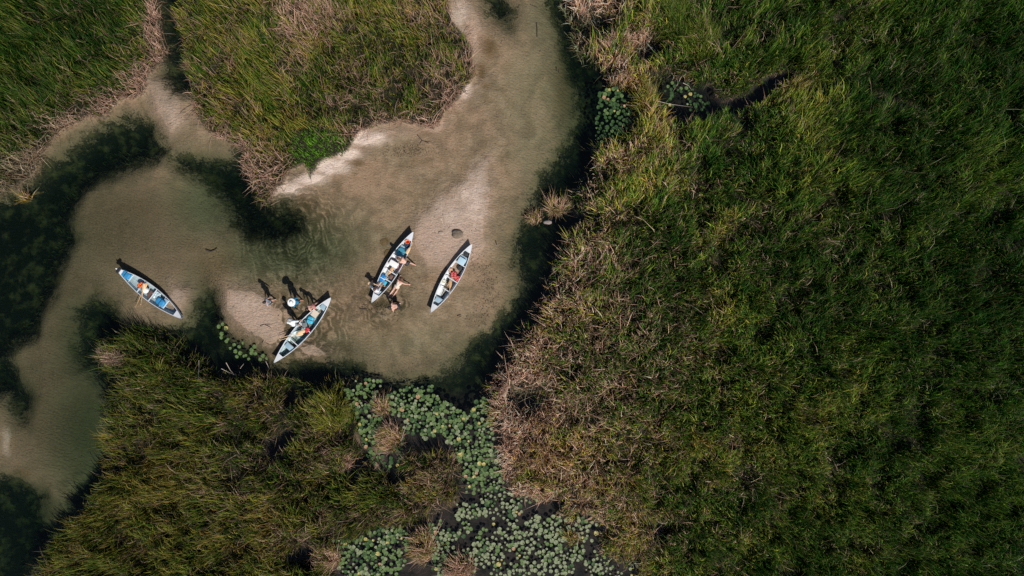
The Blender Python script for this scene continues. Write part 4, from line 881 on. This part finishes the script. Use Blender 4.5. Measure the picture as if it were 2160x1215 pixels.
# paddler seated in the lower end of canoe 3
pd = person(796, 613, y3, 'person in a white shirt sitting in the lower end of the sandbar canoe', pelvis=(0, 0, .40), pitch=.14, hands=((.32, .48, .52), (.48, -.10, .46)), feet=((.66, .10, .12), (.60, -.12, .12)), top=C_W, top_arm=1.0, bottom=mat('pink_print', (.55, .3, .3), .8, noise=.5, bscale=20), leg_cover=.9, hair=(.09, .03, .015), base=.0, knee_pole=(.2, 0, 1))
paddle((776, 597), (812, 604), .50, .62, 'paddle held across the rim by the seated paddler', M_WOOD2)
person(862, 556, rd(150), 'brown haired person in dark shorts leaning into the sandbar canoe from the right', pitch=1.05, pelvis=(-.02, 0, .86), hands=((.62, .22, .48), (.66, -.16, .46)), feet=((.12, .12, .07), (-.42, -.14, .10)), bottom=C_BK, leg_cover=.25, top=None, onepiece=None, hair=(.14, .07, .03), hair_long=True, skin=M_SKIN2, s=.95, female=True)
person(839, 605, rd(55), 'person in a cream swimsuit stretched out on all fours beside the sandbar canoe', pelvis=(0, 0, .42), pitch=1.18, hands=((.72, .30, .06), (.60, -.62, .06)), feet=((-.75, .14, .08), (-.60, -.10, .08)), onepiece=C_OW, hair=(.10, .045, .02), hair_long=True, skin=M_SKIN2, female=True, knee_pole=(.6, 0, -1), s=.97, elbow=(-.6, 0, -.4))
person(841, 645, rd(190), 'bare chested dark haired person crouching in the water below the sandbar canoe', pelvis=(-.05, 0, .60), pitch=.72, hands=((.34, .3, .3), (.3, -.34, .35)), feet=((.12, .14, .06), (-.10, -.14, .06)), bottom=C_BK, leg_cover=.5, hair=(.015, .012, .012), skin=M_SKIN2, s=1.04)

# ------------------------------------------------------------------ small natural things
def lump(px, py, d, label, name='mud_lump', cat='mound', m=M_STONE, seed=3, e=.8, z=None):
    bm = bmesh.new(); blob(bm, (0, 0, 0), d, e, .10, seed, 40, 20)
    for v in bm.verts: v.co += v.co.normalized() * .03 * float(vnoise(v.co.x * 100, v.co.y * 100 + v.co.z * 80, 9, 40))
    o = bobj(name, bm, m, None, True); p = W(px, py); o.location = (p.x, p.y, (gz(px, py) if z is None else z) + d[2] * .2); return tag(o, label, cat)
lump(965, 494, (.66, .50, .30), 'rounded dark mud lump on the dry sandbar above the two right canoes')
lump(931, 492, (.30, .24, .10), 'small broken sand heap left of the rounded mud lump', name='sand_heap', m=mat('pale_sand_heap', (.36, .28, .22), .9, noise=.3, bscale=20, bump=.8), seed=9)
lump(808, 511, (.38, .44, .04), 'upper brown algae clump left of the sandbar canoe', name='algae_clump', cat='algae', m=mat('brown_algae', (.15, .095, .04), .8, noise=.5, bscale=12, bump=1), seed=5)
lump(818, 535, (.42, .52, .04), 'lower brown algae clump left of the sandbar canoe', name='algae_clump', cat='algae', m=bpy.data.materials['brown_algae'], seed=6)
lump(1155, 470, (.50, .22, .16), 'pale weathered stone under the jutting dry tussock', name='stone', cat='stone', m=mat('pale_stone', (.24, .20, .18), .8, noise=.2, bump=.5), seed=7, z=.25)
def stick(pts, r, label, m=M_BARK, name='driftwood', cat='driftwood', z=.03, twigs=()):
    P = [W(q[0], q[1]) for q in pts]; o3 = [(p.x - P[0].x, p.y - P[0].y, z + (pt[2] if len(pt) > 2 else 0)) for p, pt in zip(P, pts)]
    bm = bmesh.new(); n = len(o3); tube(bm, o3, [r * (1 - .6 * i / (n - 1)) for i in range(n)], 7)
    for tw in twigs: tube(bm, [(W(x, y).x - P[0].x, W(x, y).y - P[0].y, z + .02) for x, y in tw], [r * .5, r * .2][:len(tw)] if len(tw) == 2 else r * .3, 5)
    o = bobj(name, bm, m, None, True); zz_ = min(gz(q[0], q[1]) for q in pts); o.location = (P[0].x, P[0].y, max(zz_, -.2)); return tag(o, label, cat)
stick([(553, 722), (560, 710), (570, 702), (583, 697), (598, 699), (606, 700)], .022, 'long curved dark stick half buried left of the lowest canoe')
stick([(597, 704), (606, 702), (618, 702)], .02, 'short straight stick beside the end of the curved stick')
stick([(549, 687), (558, 684), (566, 688), (573, 692)], .022, 'forked dark twig on the pale sand above the curved stick', twigs=[((560, 685), (570, 682)), ((564, 686), (577, 683))])
stick([(432, 527), (442, 530), (450, 527), (455, 523)], .06, 'dark stubby log piece in the shallows between the left canoe and the walkers')
stick([(1132, 46), (1133, 60), (1133, 76)], .045, 'dark waterlogged stick near the top of the channel')
stick([(1118, 8), (1126, 11), (1134, 14)], .03, 'thin dark stick at the very top of the channel')
stick([(1178, 143), (1179, 152)], .04, 'short dark stub in the shallows beside the right channel')
stick([(1045, 508), (1048, 516)], .045, 'small dark stub on the sand right of the rightmost canoe')
stick([(758, 650), (766, 652), (774, 652)], .03, 'small dark twig on the sand below the sandbar canoe')
stick([(964, 666), (972, 664)], .03, 'small dark chip near the lower end of the rightmost canoe')
stick([(930, 460), (937, 478), (941, 480)], .012, 'pale straw stem lying on the dry sandbar', m=M_CREAM)
stick([(884, 466), (894, 462)], .012, 'short pale straw beside the dry sandbar edge', m=M_CREAM)
stick([(880, 284), (890, 296), (905, 302)], .03, 'dark branch lying at the reed margin of the middle bank', twigs=[((890, 296), (884, 306)), ((895, 298), (912, 300))])
M_ST = mat('bleached_stalk', (.46, .38, .33), .8, noise=.2)
for i, (pts, lb) in enumerate([([(421,760,.3),(427,775,.7),(432,790,1.1),(437,800,1.3)], 'bleached broken stalk in the dark water left of the small lily pads'), ([(481,764,.5),(490,780,.5),(497,790,.4)], 'pale leaning stalk just below the small lily pads'),
     ([(508,777,.3),(518,766,.5)], 'short pale stalk right of the leaning one'), ([(562,762,.3),(568,772,.4),(571,778,.4)], 'pale pinkish stalk touching the lower tip of the lowest canoe'), ([(470,777,.4),(484,783,.5),(500,790,.5)], 'pale fallen stalk crossing the dark margin'),
     ([(1221,1125,.3),(1217,1150,.4),(1214,1160,.2)], 'upright bleached stalk beside the green reed clump in the lower pond'), ([(850,925,.8),(856,905,1.0),(862,892,.9)], 'pale bent stalk leaning over the lily pads by the round tussock'),
     ([(1385,215,.4),(1410,222,.5),(1460,228,.4)], 'pale fallen stalk across the small dark pond'), ([(1440,176,.3),(1452,182,.3),(1460,192,.2)], 'bleached log end at the upper rim of the small pond')]):
    stick(pts, .018, lb, m=M_ST, name='reed_stalk', cat='reed stalk', z=0)
